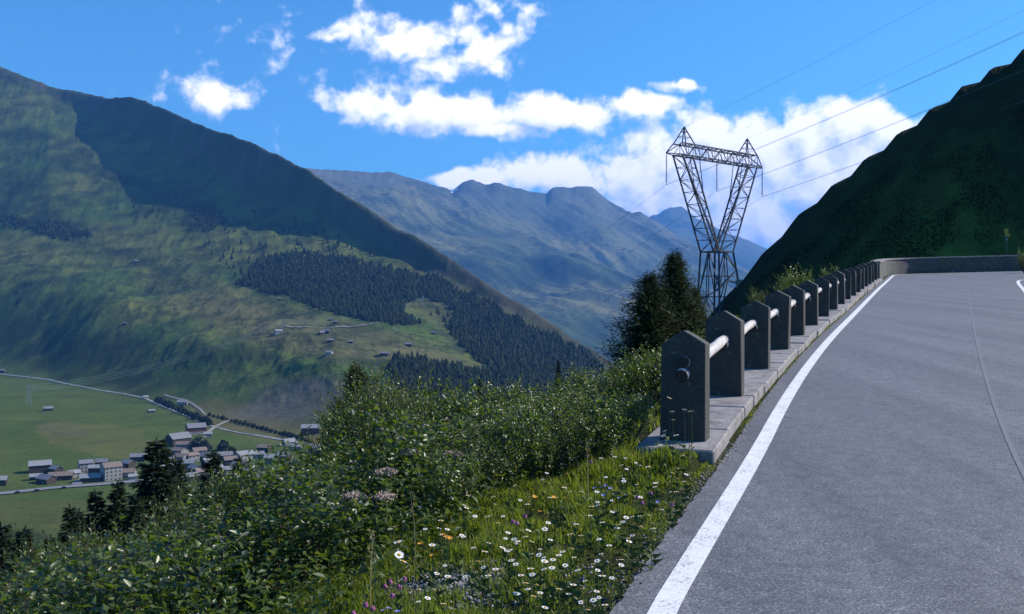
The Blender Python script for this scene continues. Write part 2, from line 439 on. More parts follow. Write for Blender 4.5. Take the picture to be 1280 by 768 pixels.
def sheet(name, outline, dz, mat):
    bm = bmesh.new(); vs_ = [bm.verts.new((x, y, R(x, y) + dz)) for x, y in outline]
    f = bm.faces.new(vs_)
    if f.normal.z < 0: f.normal_flip()
    bmesh.ops.triangulate(bm, faces=[f]); me = bpy.data.meshes.new(name); bm.to_mesh(me); bm.free()
    for p in me.polygons:
        if p.normal.z < 0: p.flip()
    return link(name, me, mat)
outer = offset_line(SP, 0.16)
random.seed(5)
def dense(line, step=0.07, jit=0.010, y0=2.0, y1=9.0):
    out = []
    for a, b in zip(line[:-1], line[1:]):
        L = math.hypot(b[0] - a[0], b[1] - a[1]); n = max(1, int(L / step)) if y0 < (a[1] + b[1]) / 2 < y1 else 1
        for k in range(n):
            t = k / n; j = random.uniform(-jit, jit) if n > 1 else 0
            out.append((a[0] + (b[0] - a[0]) * t + j, a[1] + (b[1] - a[1]) * t - j * 0.4))
    return out + [line[-1]]
outer_d = dense(outer)
INNER = [(110, 43.4), (60, 46.0), rg(1430, 356), rg(1300, 352.5), rg(1287, 357)] + [(p[0] + 6.9 * 0.914, p[1] - 6.9 * 0.405) for p in reversed(SP[:21]) if p[1] < 41.0]
tag(sheet('road', outer_d + INNER, 0.0, M_road), kind='structure')
def strip(name, line, o0, o1, dz, mat):
    a = offset_line(line, o0); b = offset_line(line, o1)
    v = [(x, y, R(x, y) + dz) for x, y in a] + [(x, y, R(x, y) + dz) for x, y in b]; n = len(a)
    me = new_mesh(name, v, [(i, n + i, n + i + 1, i + 1) for i in range(n - 1)])
    for p in me.polygons:
        if p.normal.z < 0: p.flip()
    return link(name, me, mat)
# smooth version of the spine for the painted line
def chaikin(pts, it=2):
    for _ in range(it):
        o = [pts[0]]
        for a, b in zip(pts[:-1], pts[1:]):
            o += [(a[0] * .75 + b[0] * .25, a[1] * .75 + b[1] * .25), (a[0] * .25 + b[0] * .75, a[1] * .25 + b[1] * .75)]
        pts = o + [pts[-1]]
    return pts
SPS = chaikin(SP, 2)
tag(strip('road_edge_line', SPS, 0.325, 0.455, 0.004, M_paint), kind='structure')
inl = chaikin([rg(1420, 353.5), rg(1330, 350.5), rg(1290, 349.8), rg(1276, 350.2), rg(1271, 352.5), rg(1281, 364), rg(1300, 388), rg(1340, 438), rg(1420, 540)], 2)
tag(strip('road_edge_line', inl, -0.06, 0.06, 0.004, M_paint), kind='structure')
M_seam = simple('sealed_seam', (0.135, 0.134, 0.144), (0.185, 0.183, 0.19), 45, 0.65)
seam = chaikin([rg(*p) for p in ((1209, 352), (1211, 372), (1217, 410), (1226, 450), (1242, 505), (1262, 555), (1282, 598), (1330, 680))], 2)
tag(strip('road_seam', seam, -0.02, 0.02, 0.004, M_seam), kind='structure')

# ------------------------------------------------------------------ stone footing, fence, wall
M_foot, nt_, b_ = mat_new('footing_stone'); c_ = objco(nt_)
n_ = noise(nt_, c_, 5, 8, 0.7); n2_ = noise(nt_, c_, 38, 5, 0.7)
cfoot = mixc(nt_, 1.0, ramp(nt_, n_, [(0.3, (0.09, 0.085, 0.082)), (0.48, (0.225, 0.21, 0.208)), (0.72, (0.35, 0.33, 0.325))]), ramp(nt_, n2_, [(0.35, (0.7, 0.7, 0.7)), (0.6, (1.05, 1.05, 1.05))]), 'MULTIPLY')
nt_.links.new(cfoot, b_.inputs['Base Color']); b_.inputs['Roughness'].default_value = 0.9; bump(nt_, b_, n2_, 0.5, 0.01)
LINE = POSTS + [(17.8, 44.9)]
def kz(x, y): return R(x, y) + 0.10
st = (POSTS[0][0] - 0.32 * 0.354, POSTS[0][1] - 0.32 * 0.935)
fl = [st] + LINE
foot = empty('fence_footing', (st[0], st[1], R(*st)))
tag(foot, 'long low stone footing under the roadside fence posts', 'footing')
fi = foot.matrix_world
random.seed(3)
# slabs end to end, each a little uneven, with narrow joints
cum = [0.0]
for a, b in zip(fl[:-1], fl[1:]): cum.append(cum[-1] + math.hypot(b[0] - a[0], b[1] - a[1]))
def at_len(line, cum, s):
    s = min(max(s, 0), cum[-1] - 1e-6); i = int(np.searchsorted(cum, s, side='right')) - 1
    i = min(i, len(line) - 2); t = (s - cum[i]) / (cum[i + 1] - cum[i]); a, b = Vector(line[i]), Vector(line[i + 1])
    d = (b - a).normalized(); return a + (b - a) * t, d
s_ = 0.0
while s_ < cum[-1] - 0.05:
    L = random.uniform(0.7, 1.5); e_ = min(s_ + L, cum[-1])
    a, d = at_len(fl, cum, s_ + 0.008); b, d2 = at_len(fl, cum, e_ - 0.008)
    v = []
    dz_ = random.uniform(-0.012, 0.012); j = random.uniform(-0.02, 0.02)
    for p, dd in ((a, d), (b, d2)):
        for o_ in (-0.52, 0.115 + j):
            for z_ in (-0.5 if o_ < 0 else -0.12, 0.10 + dz_):
                v.append((p.x + dd.y * o_ - st[0], p.y - dd.x * o_ - st[1], R(p.x, p.y) + z_ - R(*st)))
    me = new_mesh('slab', v, [(0, 1, 3, 2), (4, 6, 7, 5), (1, 5, 7, 3), (0, 2, 6, 4), (2, 3, 7, 6), (0, 4, 5, 1)])
    bm = bmesh.new(); bm.from_mesh(me); bmesh.ops.recalc_face_normals(bm, faces=bm.faces); bm.to_mesh(me); bm.free()
    link('slab', bevel(me, 0.012), M_foot, foot)
    s_ = e_

M_post, nt_, b_ = mat_new('granite'); c_ = objco(nt_)
n_ = noise(nt_, c_, 90, 3, 0.7); n2_ = noise(nt_, c_, 4, 5, 0.6)
cp_ = mixc(nt_, 1.0, ramp(nt_, n_, [(0.30, (0.026, 0.026, 0.027)), (0.55, (0.050, 0.049, 0.048)), (0.75, (0.090, 0.088, 0.084))]), ramp(nt_, n2_, [(0.3, (0.65, 0.66, 0.62)), (0.7, (1.15, 1.12, 1.05))]), 'MULTIPLY')
li_ = math_n(nt_, 'ADD', math_n(nt_, 'MULTIPLY', noise(nt_, c_, 14, 6, 0.7), 0.7), math_n(nt_, 'MULTIPLY', noise(nt_, c_, 2.3, 3, 0.5), 0.3))
cp_ = mixc(nt_, ramp(nt_, li_, [(0.55, (0, 0, 0)), (0.63, (0.7, 0.7, 0.7))]), cp_, (0.15, 0.15, 0.12))
nt_.links.new(cp_, b_.inputs['Base Color']); b_.inputs['Roughness'].default_value = 0.85; bump(nt_, b_, n_, 0.4, 0.006)
M_log, nt_, b_ = mat_new('weathered_log'); c_ = objco(nt_)
mp_ = N(nt_, 'ShaderNodeMapping'); nt_.links.new(c_, mp_.inputs[0]); mp_.inputs['Scale'].default_value = (38, 2.2, 38)
n_ = noise(nt_, mp_.outputs[0], 1.0, 6, 0.6)
nt_.links.new(ramp(nt_, n_, [(0.34, (0.10, 0.085, 0.075)), (0.45, (0.40, 0.37, 0.35)), (0.7, (0.58, 0.55, 0.53))]), b_.inputs['Base Color'])
b_.inputs['Roughness'].default_value = 0.75; bump(nt_, b_, n_, 0.6, 0.01)
M_logend = simple('log_end', (0.02, 0.016, 0.014), (0.05, 0.04, 0.033), 30, 0.9)  # log ends near black: the shade on these faces is in the colour

fence = empty('roadside_fence', (POSTS[0][0], POSTS[0][1], kz(*POSTS[0])))
tag(fence, 'roadside fence of gabled dark stone posts joined by pale log rails', 'fence')
F0 = Vector(fence.location)
PW, PH, PT = 0.375, 0.80, 0.20
prof = [(-PW, -0.12), (0, -0.12), (0, PH), (-PW * 0.5, PH + 0.105), (-PW, PH)]
for i, (x, y) in enumerate(POSTS):
    nx = SP[SP.index((x, y)) + 1]; d = Vector((nx[0] - x, nx[1] - y)).normalized()
    r = Vector((d.y, -d.x)); v = []
    sc = random.uniform(0.985, 1.02); lean = random.uniform(-0.025, 0.025)
    for k in (0, PT):
        for q, z in prof:
            p = Vector((x, y)) + r * (q + lean * max(z, 0) + random.uniform(-0.009, 0.009)) + d * (k + lean * 0.8 * max(z, 0) + random.uniform(-0.007, 0.007))
            v.append((p.x, p.y, kz(x, y) + z * (sc if z > 0 else 1) + random.uniform(-0.008, 0.008)))
    v = [tuple(Vector(p) - Vector((x, y, kz(x, y)))) for p in v]
    me = new_mesh('post', v, [(0, 1, 2, 3, 4), (9, 8, 7, 6, 5)] + [(k, 5 + k, 5 + (k + 1) % 5, (k + 1) % 5) for k in range(5)])
    bm = bmesh.new(); bm.from_mesh(me); bmesh.ops.recalc_face_normals(bm, faces=bm.faces); bm.to_mesh(me); bm.free()
    link('post', bevel(me, 0.012, 2), M_post, fence, Vector((x, y, kz(x, y))) - F0)

def rail(a, b, r, seed):
    rr = random.Random(seed); a = Vector(a); b = Vector(b); n = 12
    L = (b - a).length; mb = MB()
    pts = []; rs = []
    for k in range(n + 1):
        t = k / n
        pts.append((rr.uniform(-0.010, 0.010), L * t, 0.010 * math.sin(t * 3.1 + seed) + rr.uniform(-0.004, 0.004)))
        rs.append(r * (1.06 - 0.12 * t) * rr.uniform(0.90, 1.10))
    mb.tube(pts, rs, 14)
    o = mb.build('rail', M_log, fence, a - F0, smooth=False)
    o.data.materials.append(M_logend)
    for p in o.data.polygons:
        if len(p.vertices) > 4: p.material_index = 1
        else: p.use_smooth = True
    o.rotation_mode = 'QUATERNION'; o.rotation_quaternion = (b - a).to_track_quat('Y', 'Z')
    return o
def rail_pt(i, h, k):
    x, y = POSTS[i]; nx = SP[SP.index((x, y)) + 1]; d = Vector((nx[0] - x, nx[1] - y)).normalized(); r = Vector((d.y, -d.x))
    p = Vector((x, y)) - r * (PW * 0.5) + d * k
    return (p.x, p.y, kz(x, y) + h)
for i in range(len(POSTS) - 1):
    lo, hi = rail_pt(i, 0.535 + random.uniform(-0.01, 0.01), -0.12), rail_pt(i + 1, 0.64, PT + 0.14)
    rail(lo, hi, 0.052, i)
rail(rail_pt(0, 0.64, -0.03), rail_pt(0, 0.645, PT + 0.16), 0.05, 77)

# the wall round the bend
M_wall, nt_, b_ = mat_new('rubble_wall'); c_ = objco(nt_)
vo = N(nt_, 'ShaderNodeTexVoronoi', feature='DISTANCE_TO_EDGE'); vo.inputs['Scale'].default_value = 4.5
mp_ = N(nt_, 'ShaderNodeMapping'); nt_.links.new(c_, mp_.inputs[0]); mp_.inputs['Scale'].default_value = (1, 1, 1.9); nt_.links.new(mp_.outputs[0], vo.inputs['Vector'])
vc = N(nt_, 'ShaderNodeTexVoronoi'); vc.inputs['Scale'].default_value = 4.5; nt_.links.new(mp_.outputs[0], vc.inputs['Vector'])
stone = mixc(nt_, 0.35, (0.115, 0.113, 0.105), vc.outputs['Color'], 'MULTIPLY')
stone = mixc(nt_, 1.0, stone, ramp(nt_, vo.outputs['Distance'], [(0.0, (0.35, 0.35, 0.35)), (0.06, (1, 1, 1))]), 'MULTIPLY')
nt_.links.new(stone, b_.inputs['Base Color']); b_.inputs['Roughness'].default_value = 0.9
bump(nt_, b_, ramp(nt_, vo.outputs['Distance'], [(0.0, (0, 0, 0)), (0.1, (1, 1, 1))]), 0.6, 0.03)
i0 = SP.index((19.2, 48.1)); wl = [(17.75, 44.85)] + SP[i0:-2] + [(31.3, 54.35)]
wl = offset_line(chaikin(wl, 1), 0.02)
wall = empty('stone_wall', (wl[0][0], wl[0][1], R(*wl[0]))); W0 = Vector(wall.location)
tag(wall, 'low curved rubble stone wall with pale coping round the road bend', 'wall')
def wall_strip(name, o0, o1, z0, z1, mat):
    a = offset_line(wl, o0); b = offset_line(wl, o1); n = len(wl); v = []
    for line, zz in ((a, z0), (a, z1), (b, z1), (b, z0)):
        v += [(x - W0.x, y - W0.y, R(x, y) + zz - W0.z) for x, y in line]
    f = []
    for k in range(4):
        for i in range(n - 1):
            f.append((k * n + i, k * n + i + 1, ((k + 1) % 4) * n + i + 1, ((k + 1) % 4) * n + i))
    f += [(0, n, 2 * n, 3 * n), (n - 1, 4 * n - 1, 3 * n - 1, 2 * n - 1)]
    me = new_mesh(name, v, f); bm = bmesh.new(); bm.from_mesh(me); bmesh.ops.recalc_face_normals(bm, faces=bm.faces); bm.to_mesh(me); bm.free()
    return link(name, me, mat, wall)
wall_strip('wall_body', -0.40, 0.0, -0.35, 0.86, M_wall)
wall_strip('coping', -0.46, 0.04, 0.862, 0.93, M_foot)

# ------------------------------------------------------------------ valley and left mountain (own distances, heights from the distances)
def vgrid(px0, px1, ncol, y0, y1, nrow, power=1.6):
    px = np.linspace(px0, px1, ncol); u = (px - CX) / F
    Yr = y0 * (y1 / y0) ** (np.linspace(0, 1, nrow))
    return px, u, Yr
def hermite(xk, zk, xq):
    """monotone cubic through knots"""
    h = np.diff(xk); s = np.diff(zk) / h; m = np.zeros(len(xk))
    m[0] = s[0]; m[-1] = s[-1]
    for i in range(1, len(xk) - 1):
        if s[i - 1] * s[i] > 0: m[i] = 2 * s[i - 1] * s[i] / (s[i - 1] + s[i])
    i = np.clip(np.searchsorted(xk, xq) - 1, 0, len(h) - 1)
    t = np.clip((xq - xk[i]) / h[i], 0, 1)
    return (zk[i] * (1 + 2 * t) * (1 - t) ** 2 + h[i] * m[i] * t * (1 - t) ** 2 + zk[i + 1] * t * t * (3 - 2 * t) + h[i] * m[i + 1] * t * t * (t - 1))
def zof(py, Y): return EYE + (CY - py) / F * Y

ppx, pu, pY = vgrid(-230, 1000, 900, 330, 7000, 760)
def ip(xs_, ys_): return np.interp(ppx, xs_, ys_)
K1Y = ip([-230, 0, 60, 180, 260, 400, 500, 620, 750, 1000], [2500, 2200, 2080, 1690, 1440, 1180, 1080, 1020, 1000, 1000])
K2Y = ip([-230, 0, 100, 200, 300, 420, 500, 600, 700, 1000], [3250, 2950, 2780, 2330, 1840, 1500, 1330, 1250, 1200, 1200])
K2z = zof(ip([-230, 0, 100, 200, 300, 420, 500, 600, 700, 1000], [330, 345, 350, 395, 442, 466, 492, 515, 520, 540]), K2Y)
K3Y = ip([-230, 0, 200, 300, 400, 500, 560, 615, 700, 760, 1000], [3600, 3380, 2900, 2520, 2210, 2000, 1900, 1800, 1700, 1650, 1600])
K3z = zof(ip([-230, 0, 200, 300, 400, 500, 560, 615, 700, 760, 1000], [280, 305, 335, 365, 392, 413, 436, 461, 488, 498, 512]), K3Y)
kk = [-230, 0, 60, 110, 190, 290, 400, 430, 500, 550, 650, 750, 800, 1000]
K4Y = ip(kk, [4900, 4750, 4660, 4520, 4150, 3640, 3220, 3080, 2860, 2700, 2360, 2080, 2000, 1900])
K4z = zof(ip(kk, [80, 104, 122, 143, 182, 236, 282, 297, 326, 345, 395, 460, 492, 520]), K4Y)
kk = [-230, 0, 30, 60, 75, 110, 140, 165, 185, 250, 320, 350, 380, 420, 450, 500, 550, 600, 650, 700, 750, 800, 1000]
K5z_y = ip(kk, [40, 86, 98, 109, 111, 117, 120, 121, 129, 158, 180, 195, 210, 238, 257, 288, 317, 348, 380, 413, 449, 486, 505])
K5Y = K4Y + ip([-230, 0, 300, 500, 750, 1000], [120, 130, 140, 130, 100, 90])
K5z = zof(K5z_y, K5Y)
VZ = np.zeros((len(pY), len(ppx)))
for j in range(len(ppx)):
    xk = np.array([300, K1Y[j], K2Y[j], K3Y[j], K4Y[j], K5Y[j], K5Y[j] + 1500, 9000])
    zk = np.array([-176, -170, K2z[j], K3z[j], K4z[j], K5z[j], min(K5z[j] - 620, -60), -260])
    VZ[:, j] = hermite(xk, zk, pY)
VX = pu[None, :] * pY[:, None]; VY = np.repeat(pY[:, None], len(ppx), 1)
# valley bottom stays even; slopes get gullies that run down towards the valley, and knolls
tK = sstep(0, 1, (VY - K1Y[None, :]) / (K2Y - K1Y)[None, :])
tU = sstep(0, 1, (VY - K3Y[None, :]) / (K4Y - K3Y)[None, :])
fade = 1 - sstep(0, 500, VY - K5Y[None, :] - 100)
gu = (VX * 0.85 + VY * 0.53); gv = (-VX * 0.53 + VY * 0.85)
warp = 120 * fbm(VX / 700, VY / 700, 3, 60)
g1_ = ridged((VX + 0.25 * VY + warp) / 330, (VY - 0.2 * VX) / 1300, 5, 70)
g2_ = fbm(VX / 240, VY / 240, 6, 80)
g3_ = ridged((VX * 0.9 + VY * 0.4) / 120, VY / 420, 4, 90)
left_w = sstep(800, 350, ppx)[None, :]
VZ = VZ + tK * fade * (30 * (g1_ - 0.62) * (0.55 + 0.45 * left_w) + 16 * g2_ + 9 * (g3_ - 0.6)) * (0.45 + 0.55 * np.maximum(tU, 1 - sstep(0, 1, (VY - K2Y[None, :]) / (K3Y - K2Y)[None, :])))
low = sstep(0.0, 0.25, (VY - K1Y[None, :]) / (K3Y - K1Y)[None, :]) * sstep(1.25, 0.8, (VY - K1Y[None, :]) / (K3Y - K1Y)[None, :])
VZ = VZ + low * 20 * (ridged((VX * 1.0 + VY * 0.15 + warp * 0.8) / 240, (VY - 0.3 * VX) / 520, 6, 404) - 0.62)
fine_ = ridged((VX + 0.15 * VY + 0.6 * warp) / 75, (VY - 0.2 * VX) / 190, 5, 505) - 0.6
VZ = VZ + tK * fade * (7.5 * fine_ + 3.0 * fbm(VX / 38, VY / 38, 4, 511))
VZ = VZ + 1.2 * fbm(VX / 90, VY / 90, 3, 99) * (1 - tK)

def vz_at(px, Y):
    j = np.clip((px - ppx[0]) / (ppx[-1] - ppx[0]) * (len(ppx) - 1), 0, len(ppx) - 1.001)
    i = np.clip(np.log(np.asarray(Y) / pY[0]) / np.log(pY[-1] / pY[0]) * (len(pY) - 1), 0, len(pY) - 1.001)
    j0 = np.floor(j).astype(int); i0 = np.floor(i).astype(int); a = j - j0; b = i - i0
    return (VZ[i0, j0] * (1 - a) + VZ[i0, j0 + 1] * a) * (1 - b) + (VZ[i0 + 1, j0] * (1 - a) + VZ[i0 + 1, j0 + 1] * a) * b
def vcast(px, py, y0=420.0, y1=5600.0):
    """where the ray of a pixel meets the valley or the mountain"""
    Y = y0 * (y1 / y0) ** np.linspace(0, 1, 2500)
    z = vz_at(np.full(Y.shape, float(px)), Y); r = EYE + (CY - py) / F * Y
    k = np.argmax(r <= z)
    if r[k] > z[k]: return None
    return Vector(((px - CX) / F * Y[k], Y[k], z[k]))
def vz_xy(x, y): return float(vz_at(np.array([CX + F * x / y]), np.array([float(y)]))[0])

# ground colour: meadow, hay, heath, scree, rock darkened to carry its shade
VPX = CX + F * VX / VY; VPY = CY - F * (VZ - EYE) / VY
def blob(cx, cy, rx, ry, rot=0.0, soft=0.35):
    c, s = math.cos(rot), math.sin(rot); dx = VPX - cx; dy = VPY - cy
    return sstep(1 + soft, 1 - soft, np.hypot((dx * c + dy * s) / rx, (-dx * s + dy * c) / ry) + 0.35 * fbm(VX / 110, VY / 110, 4, 301))
def lerp(c, m, col): return c + (np.array(col) - c) * m[..., None]
n_a = fbm(VX / 300, VY / 300, 6, 201); n_b = fbm(VX / 60, VY / 60, 4, 205)
C = np.zeros(VX.shape + (3,)) + np.array((0.054, 0.092, 0.018))
C = lerp(C, np.clip(0.5 + n_a * 1.8, 0, 1) * tK, (0.094, 0.110, 0.027))
C = lerp(C, (1 - tK) * 0.9, (0.058, 0.088, 0.018))
C = lerp(C, (1 - tK) * np.clip(fbm(VX / 160, VY / 60, 5, 222) * 1.6, 0, 1) * 0.7, (0.088, 0.100, 0.026))
C = lerp(C, blob(118, 548, 78, 20, 0.16, 0.08) * 0.75, (0.098, 0.100, 0.028))          # mown field
C = lerp(C, blob(75, 537, 34, 8, 0.1, 0.2) * 0.5, (0.10, 0.088, 0.045))
C = lerp(C, blob(330, 530, 90, 22, 0.2) * 0.7, (0.115, 0.095, 0.042))
C = lerp(C, blob(60, 650, 130, 22) * 0.6, (0.075, 0.075, 0.022))
C = lerp(C, blob(420, 425, 160, 26, 0.22) * 0.7, (0.105, 0.092, 0.042))                 # sunny bench
C = lerp(C, blob(380, 500, 75, 26, -0.15) * 0.85, (0.125, 0.112, 0.088))                 # bare scree bank
C = lerp(C, blob(250, 370, 120, 30, 0.5) * 0.5, (0.10, 0.092, 0.035))
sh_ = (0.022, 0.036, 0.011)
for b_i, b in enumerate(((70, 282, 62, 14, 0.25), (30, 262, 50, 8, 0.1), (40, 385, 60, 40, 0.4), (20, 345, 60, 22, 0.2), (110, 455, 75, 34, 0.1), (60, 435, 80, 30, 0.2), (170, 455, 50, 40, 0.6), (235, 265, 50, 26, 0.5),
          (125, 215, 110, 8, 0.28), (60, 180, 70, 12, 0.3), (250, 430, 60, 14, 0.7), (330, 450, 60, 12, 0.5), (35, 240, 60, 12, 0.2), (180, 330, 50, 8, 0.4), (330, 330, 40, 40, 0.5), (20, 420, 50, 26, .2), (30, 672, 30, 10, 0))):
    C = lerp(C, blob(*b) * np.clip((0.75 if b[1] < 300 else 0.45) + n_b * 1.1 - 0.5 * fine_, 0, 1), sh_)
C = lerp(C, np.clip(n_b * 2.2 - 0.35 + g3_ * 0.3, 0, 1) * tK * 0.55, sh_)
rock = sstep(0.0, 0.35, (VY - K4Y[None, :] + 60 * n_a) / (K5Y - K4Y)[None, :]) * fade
C = lerp(C, rock * 0.9, (0.046, 0.054, 0.026))  # dark rock tone, also carrying the shade of the steep upper face
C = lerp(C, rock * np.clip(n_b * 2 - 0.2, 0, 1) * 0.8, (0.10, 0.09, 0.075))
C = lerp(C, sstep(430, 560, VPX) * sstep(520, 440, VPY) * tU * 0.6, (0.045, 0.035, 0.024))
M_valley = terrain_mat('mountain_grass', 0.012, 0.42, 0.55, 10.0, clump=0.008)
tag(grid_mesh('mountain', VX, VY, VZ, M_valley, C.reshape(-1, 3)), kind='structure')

# ------------------------------------------------------------------ far ranges
def range_mesh(name, sky_px, sky_y, dist_px, dist, foot_Y, foot_z, px0, px1, seed, amp, back=3000, cols=420, rows=260, mid=None):
    px = np.linspace(px0, px1, cols); u = (px - CX) / F
    D = np.interp(px, dist_px, dist); zs = EYE + (CY - np.interp(px, sky_px, sky_y)) / F * D
    zs = zs + D * 0.0022 * fbm(px / 17.0, px * 0 + seed, 5, seed + 40, 0.6)
    t = np.linspace(0, 1.35, rows)
    tt = np.clip(t, 0, 1)[:, None]
    Yg = foot_Y + (D[None, :] - foot_Y) * tt + np.clip(t - 1, 0, None)[:, None] * back / 0.35
    prof_ = 0.55 * tt + 0.45 * tt ** 2.2
    kern = np.hanning(41); kern /= kern.sum(); zsm = np.convolve(np.pad(zs, 20, mode='edge'), kern, mode='valid')
    Zg = foot_z + (zsm[None, :] - foot_z) * prof_ + (zs - zsm)[None, :] * sstep(0.90, 1.0, tt) - np.clip(t - 1, 0, None)[:, None] * 3600
    Xg = u[None, :] * Yg
    wp = 900 * fbm(Xg / 4000, Yg / 4000, 3, seed + 5)
    # spurs running down towards the right and the viewer
    a = (Xg * 0.80 + Yg * 0.60 + wp); b = (-Xg * 0.60 + Yg * 0.80)
    rg_ = ridged(a / 2600, b / 9000, 6, seed) - 0.62
    fn = fbm(Xg / 760, Yg / 760, 6, seed + 9); sm = ridged(a / 600, b / 2000, 4, seed + 3) - 0.6
    wgt = np.sin(np.clip(tt, 0, 1) * math.pi) ** 0.7
    edge = 0.05 + 0.0 * tt
    Zg = Zg + amp * (rg_ * wgt * 1.6 + 0.16 * fn * (wgt + 0.15) + 0.28 * sm * (wgt + 0.06))
    n1 = fbm(Xg / 1600, Yg / 1600, 6, seed + 20)[..., None]; n2 = fbm(Xg / 360, Yg / 360, 4, seed + 22)[..., None]
    c = np.array((0.052, 0.070, 0.024)) + (np.array((0.150, 0.135, 0.060)) - np.array((0.052, 0.070, 0.024))) * np.clip(0.5 + n1 * 2 + rg_[..., None], 0, 1)
    c = c + (np.array((0.022, 0.030, 0.018)) - c) * np.clip(n2 * 1.8 - n1 - 0.05, 0, 1) * 0.8
    rk = np.clip(sstep(0.72, 0.95, tt)[..., None] + n2 * 0.5, 0, 1) * sstep(0.5, 0.8, tt)[..., None]
    c = c + (np.array((0.085, 0.082, 0.078)) - c) * rk * 0.7
    return Xg, Yg, Zg, c.reshape(-1, 3) * np.array((1.0, 1.08, 0.95))
M_far = terrain_mat('far_slope', 0.0022, 0.45, 0.6, 55.0, clump=0.0014)
spx = [150, 250, 340, 384, 439, 489, 511, 536, 566, 574, 580, 591, 600, 607, 618, 625, 640, 652, 661, 676, 684, 686, 690, 697, 708, 717, 730, 738, 743, 747, 756, 770, 790, 800, 815, 840, 900, 950, 1000, 1100, 1250]
spy = [215, 212, 210, 210, 212, 215, 221, 228, 237, 231, 227, 225, 227, 230, 227, 228, 234, 236, 239, 240, 241, 238, 235, 233, 235, 234, 233, 233, 236, 240, 248, 257, 268, 266, 274, 290, 320, 345, 365, 400, 430]
Xg, Yg, Zg, c = range_mesh('mountain', spx, spy, [150, 384, 560, 740, 840, 1250], [10500, 11000, 12200, 13200, 13200, 12600], 5600, -370, 250, 1150, 500, 560)
tag(grid_mesh('far_mountain', Xg, Yg, Zg, M_far, c), kind='structure')
Xg2, Yg2, Zg2, c2 = range_mesh('mountain', [650, 740, 790, 797, 803, 809, 815, 822, 830, 838, 846, 852, 860, 872, 890, 915, 935, 949, 1000, 1100, 1300],
                           [300, 285, 270, 266, 268, 272, 268, 267, 262, 259, 258, 256, 262, 272, 281, 292, 298, 307, 330, 350, 380], [650, 850, 1300], [19000, 19000, 19000], 13800, 60, 650, 1300, 900, 300, cols=260, rows=130)
tag(grid_mesh('far_mountain', Xg2, Yg2, Zg2, M_far, c2), kind='structure')
# base ground sheet out to the horizon, all below the rest
gp = MB(); gp.v = [(-29000, 300, -425), (29000, 300, -425), (29000, 28500, -425), (-29000, 28500, -425)]; gp.f = [(0, 1, 2, 3)]
tag(gp.build('ground', simple('valley_ground', (0.04, 0.055, 0.02), (0.07, 0.075, 0.03), 0.01, bmp=0)), kind='structure')
# snow patches, thin drifts lying on the far slope
M_snow = simple('old_snow', (0.6, 0.62, 0.66), (0.75, 0.77, 0.8), 0.05, bmp=0)
def far_cast(px, py, Xg, Yg, Zg):
    u = (px - CX) / F; j = int(np.argmin(np.abs(Xg[0] / Yg[0] - u)))
    r = EYE + (CY - py) / F * Yg[:, j]; k = np.argmax(r <= Zg[:, j]); return k, j
for k_, (px, py, ln) in enumerate(((567, 240, 2),)):
    k, j = far_cast(px, py, Xg, Yg, Zg)
    if k < 3: continue
    v = []; 
    for dj in range(-ln, ln + 1):
        wv = 1.0 - (abs(dj) / (ln + 0.5)) ** 2
        for s in (-1, 1):
            kk_ = k + s * wv * 0.9; k0 = int(math.floor(kk_)); fr = kk_ - k0; jj = min(max(j + dj, 0), Xg.shape[1] - 1)
            v.append(tuple((1 - fr) * G[k0, jj] + fr * G[k0 + 1, jj] + (6.0 if G is Zg else 0) for G in (Xg, Yg, Zg)))
    tag(link('snow_patch', new_mesh('snow_patch', v, [(2 * i, 2 * i + 1, 2 * i + 3, 2 * i + 2) for i in range(2 * ln)]), M_snow), kind='structure')

# ------------------------------------------------------------------ valley road, lane, river
M_vroad = simple('valley_asphalt', (0.14, 0.14, 0.155), (0.20, 0.20, 0.21), 0.3, bmp=0)
M_gravel = simple('lane_gravel', (0.20, 0.185, 0.165), (0.28, 0.26, 0.23), 0.3, bmp=0)
M_river = simple('river_water', (0.10, 0.12, 0.13), (0.36, 0.37, 0.38), 0.15, rough=0.5, bmp=0.3, bd=0.3)
def drape(name, pix, wdt, mat, dz=0.6, n=60):
    pts = [vcast(*p) for p in pix]; pts = [p for p in pts if p is not None]
    line = [(p.x, p.y) for p in pts]; cm = [0.0]
    for a, b in zip(line[:-1], line[1:]): cm.append(cm[-1] + math.hypot(b[0] - a[0], b[1] - a[1]))
    v = []
    for k in range(n + 1):
        p, d = at_len(line, cm, cm[-1] * k / n); wk = wdt * (0.85 + 0.3 * random.random()) if name in ('river',) else wdt
        q = [Vector((p.x + d.y * o * wk / 2, p.y - d.x * o * wk / 2)) for o in (-1, -0.33, 0.33, 1)]
        v += [(a.x, a.y, vz_xy(a.x, a.y) + dz) for a in q]
    f = [(4 * k + i, 4 * k + i + 1, 4 * k + 5 + i, 4 * k + 4 + i) for k in range(n) for i in range(3)]
    me = new_mesh(name, v, f)
    for p in me.polygons:
        if p.normal.z < 0: p.flip()
    return link(name, me, mat)
tag(drape('valley_road', [(-110, 628), (0, 618), (60, 611.5), (130, 606), (180, 601.5), (230, 598), (300, 592), (380, 587), (480, 582)], 13, M_vroad, 0.9), kind='structure')
tag(drape('lane', [(95, 607), (100, 601), (118, 600), (150, 598), (172, 596)], 9, M_vroad, 0.95), kind='structure')
tag(drape('river', [(-40, 465), (0, 468), (60, 475), (100, 483.5), (150, 492), (182, 498.5), (215, 513), (240, 523), (262, 532.5), (300, 542), (350, 550), (420, 562), (520, 580)], 5, M_river, 0.7, 120), kind='structure')
tag(drape('lane', [(255, 548), (262, 540), (268, 535), (278, 530), (288, 526)], 6, M_gravel, 1.3), kind='structure')
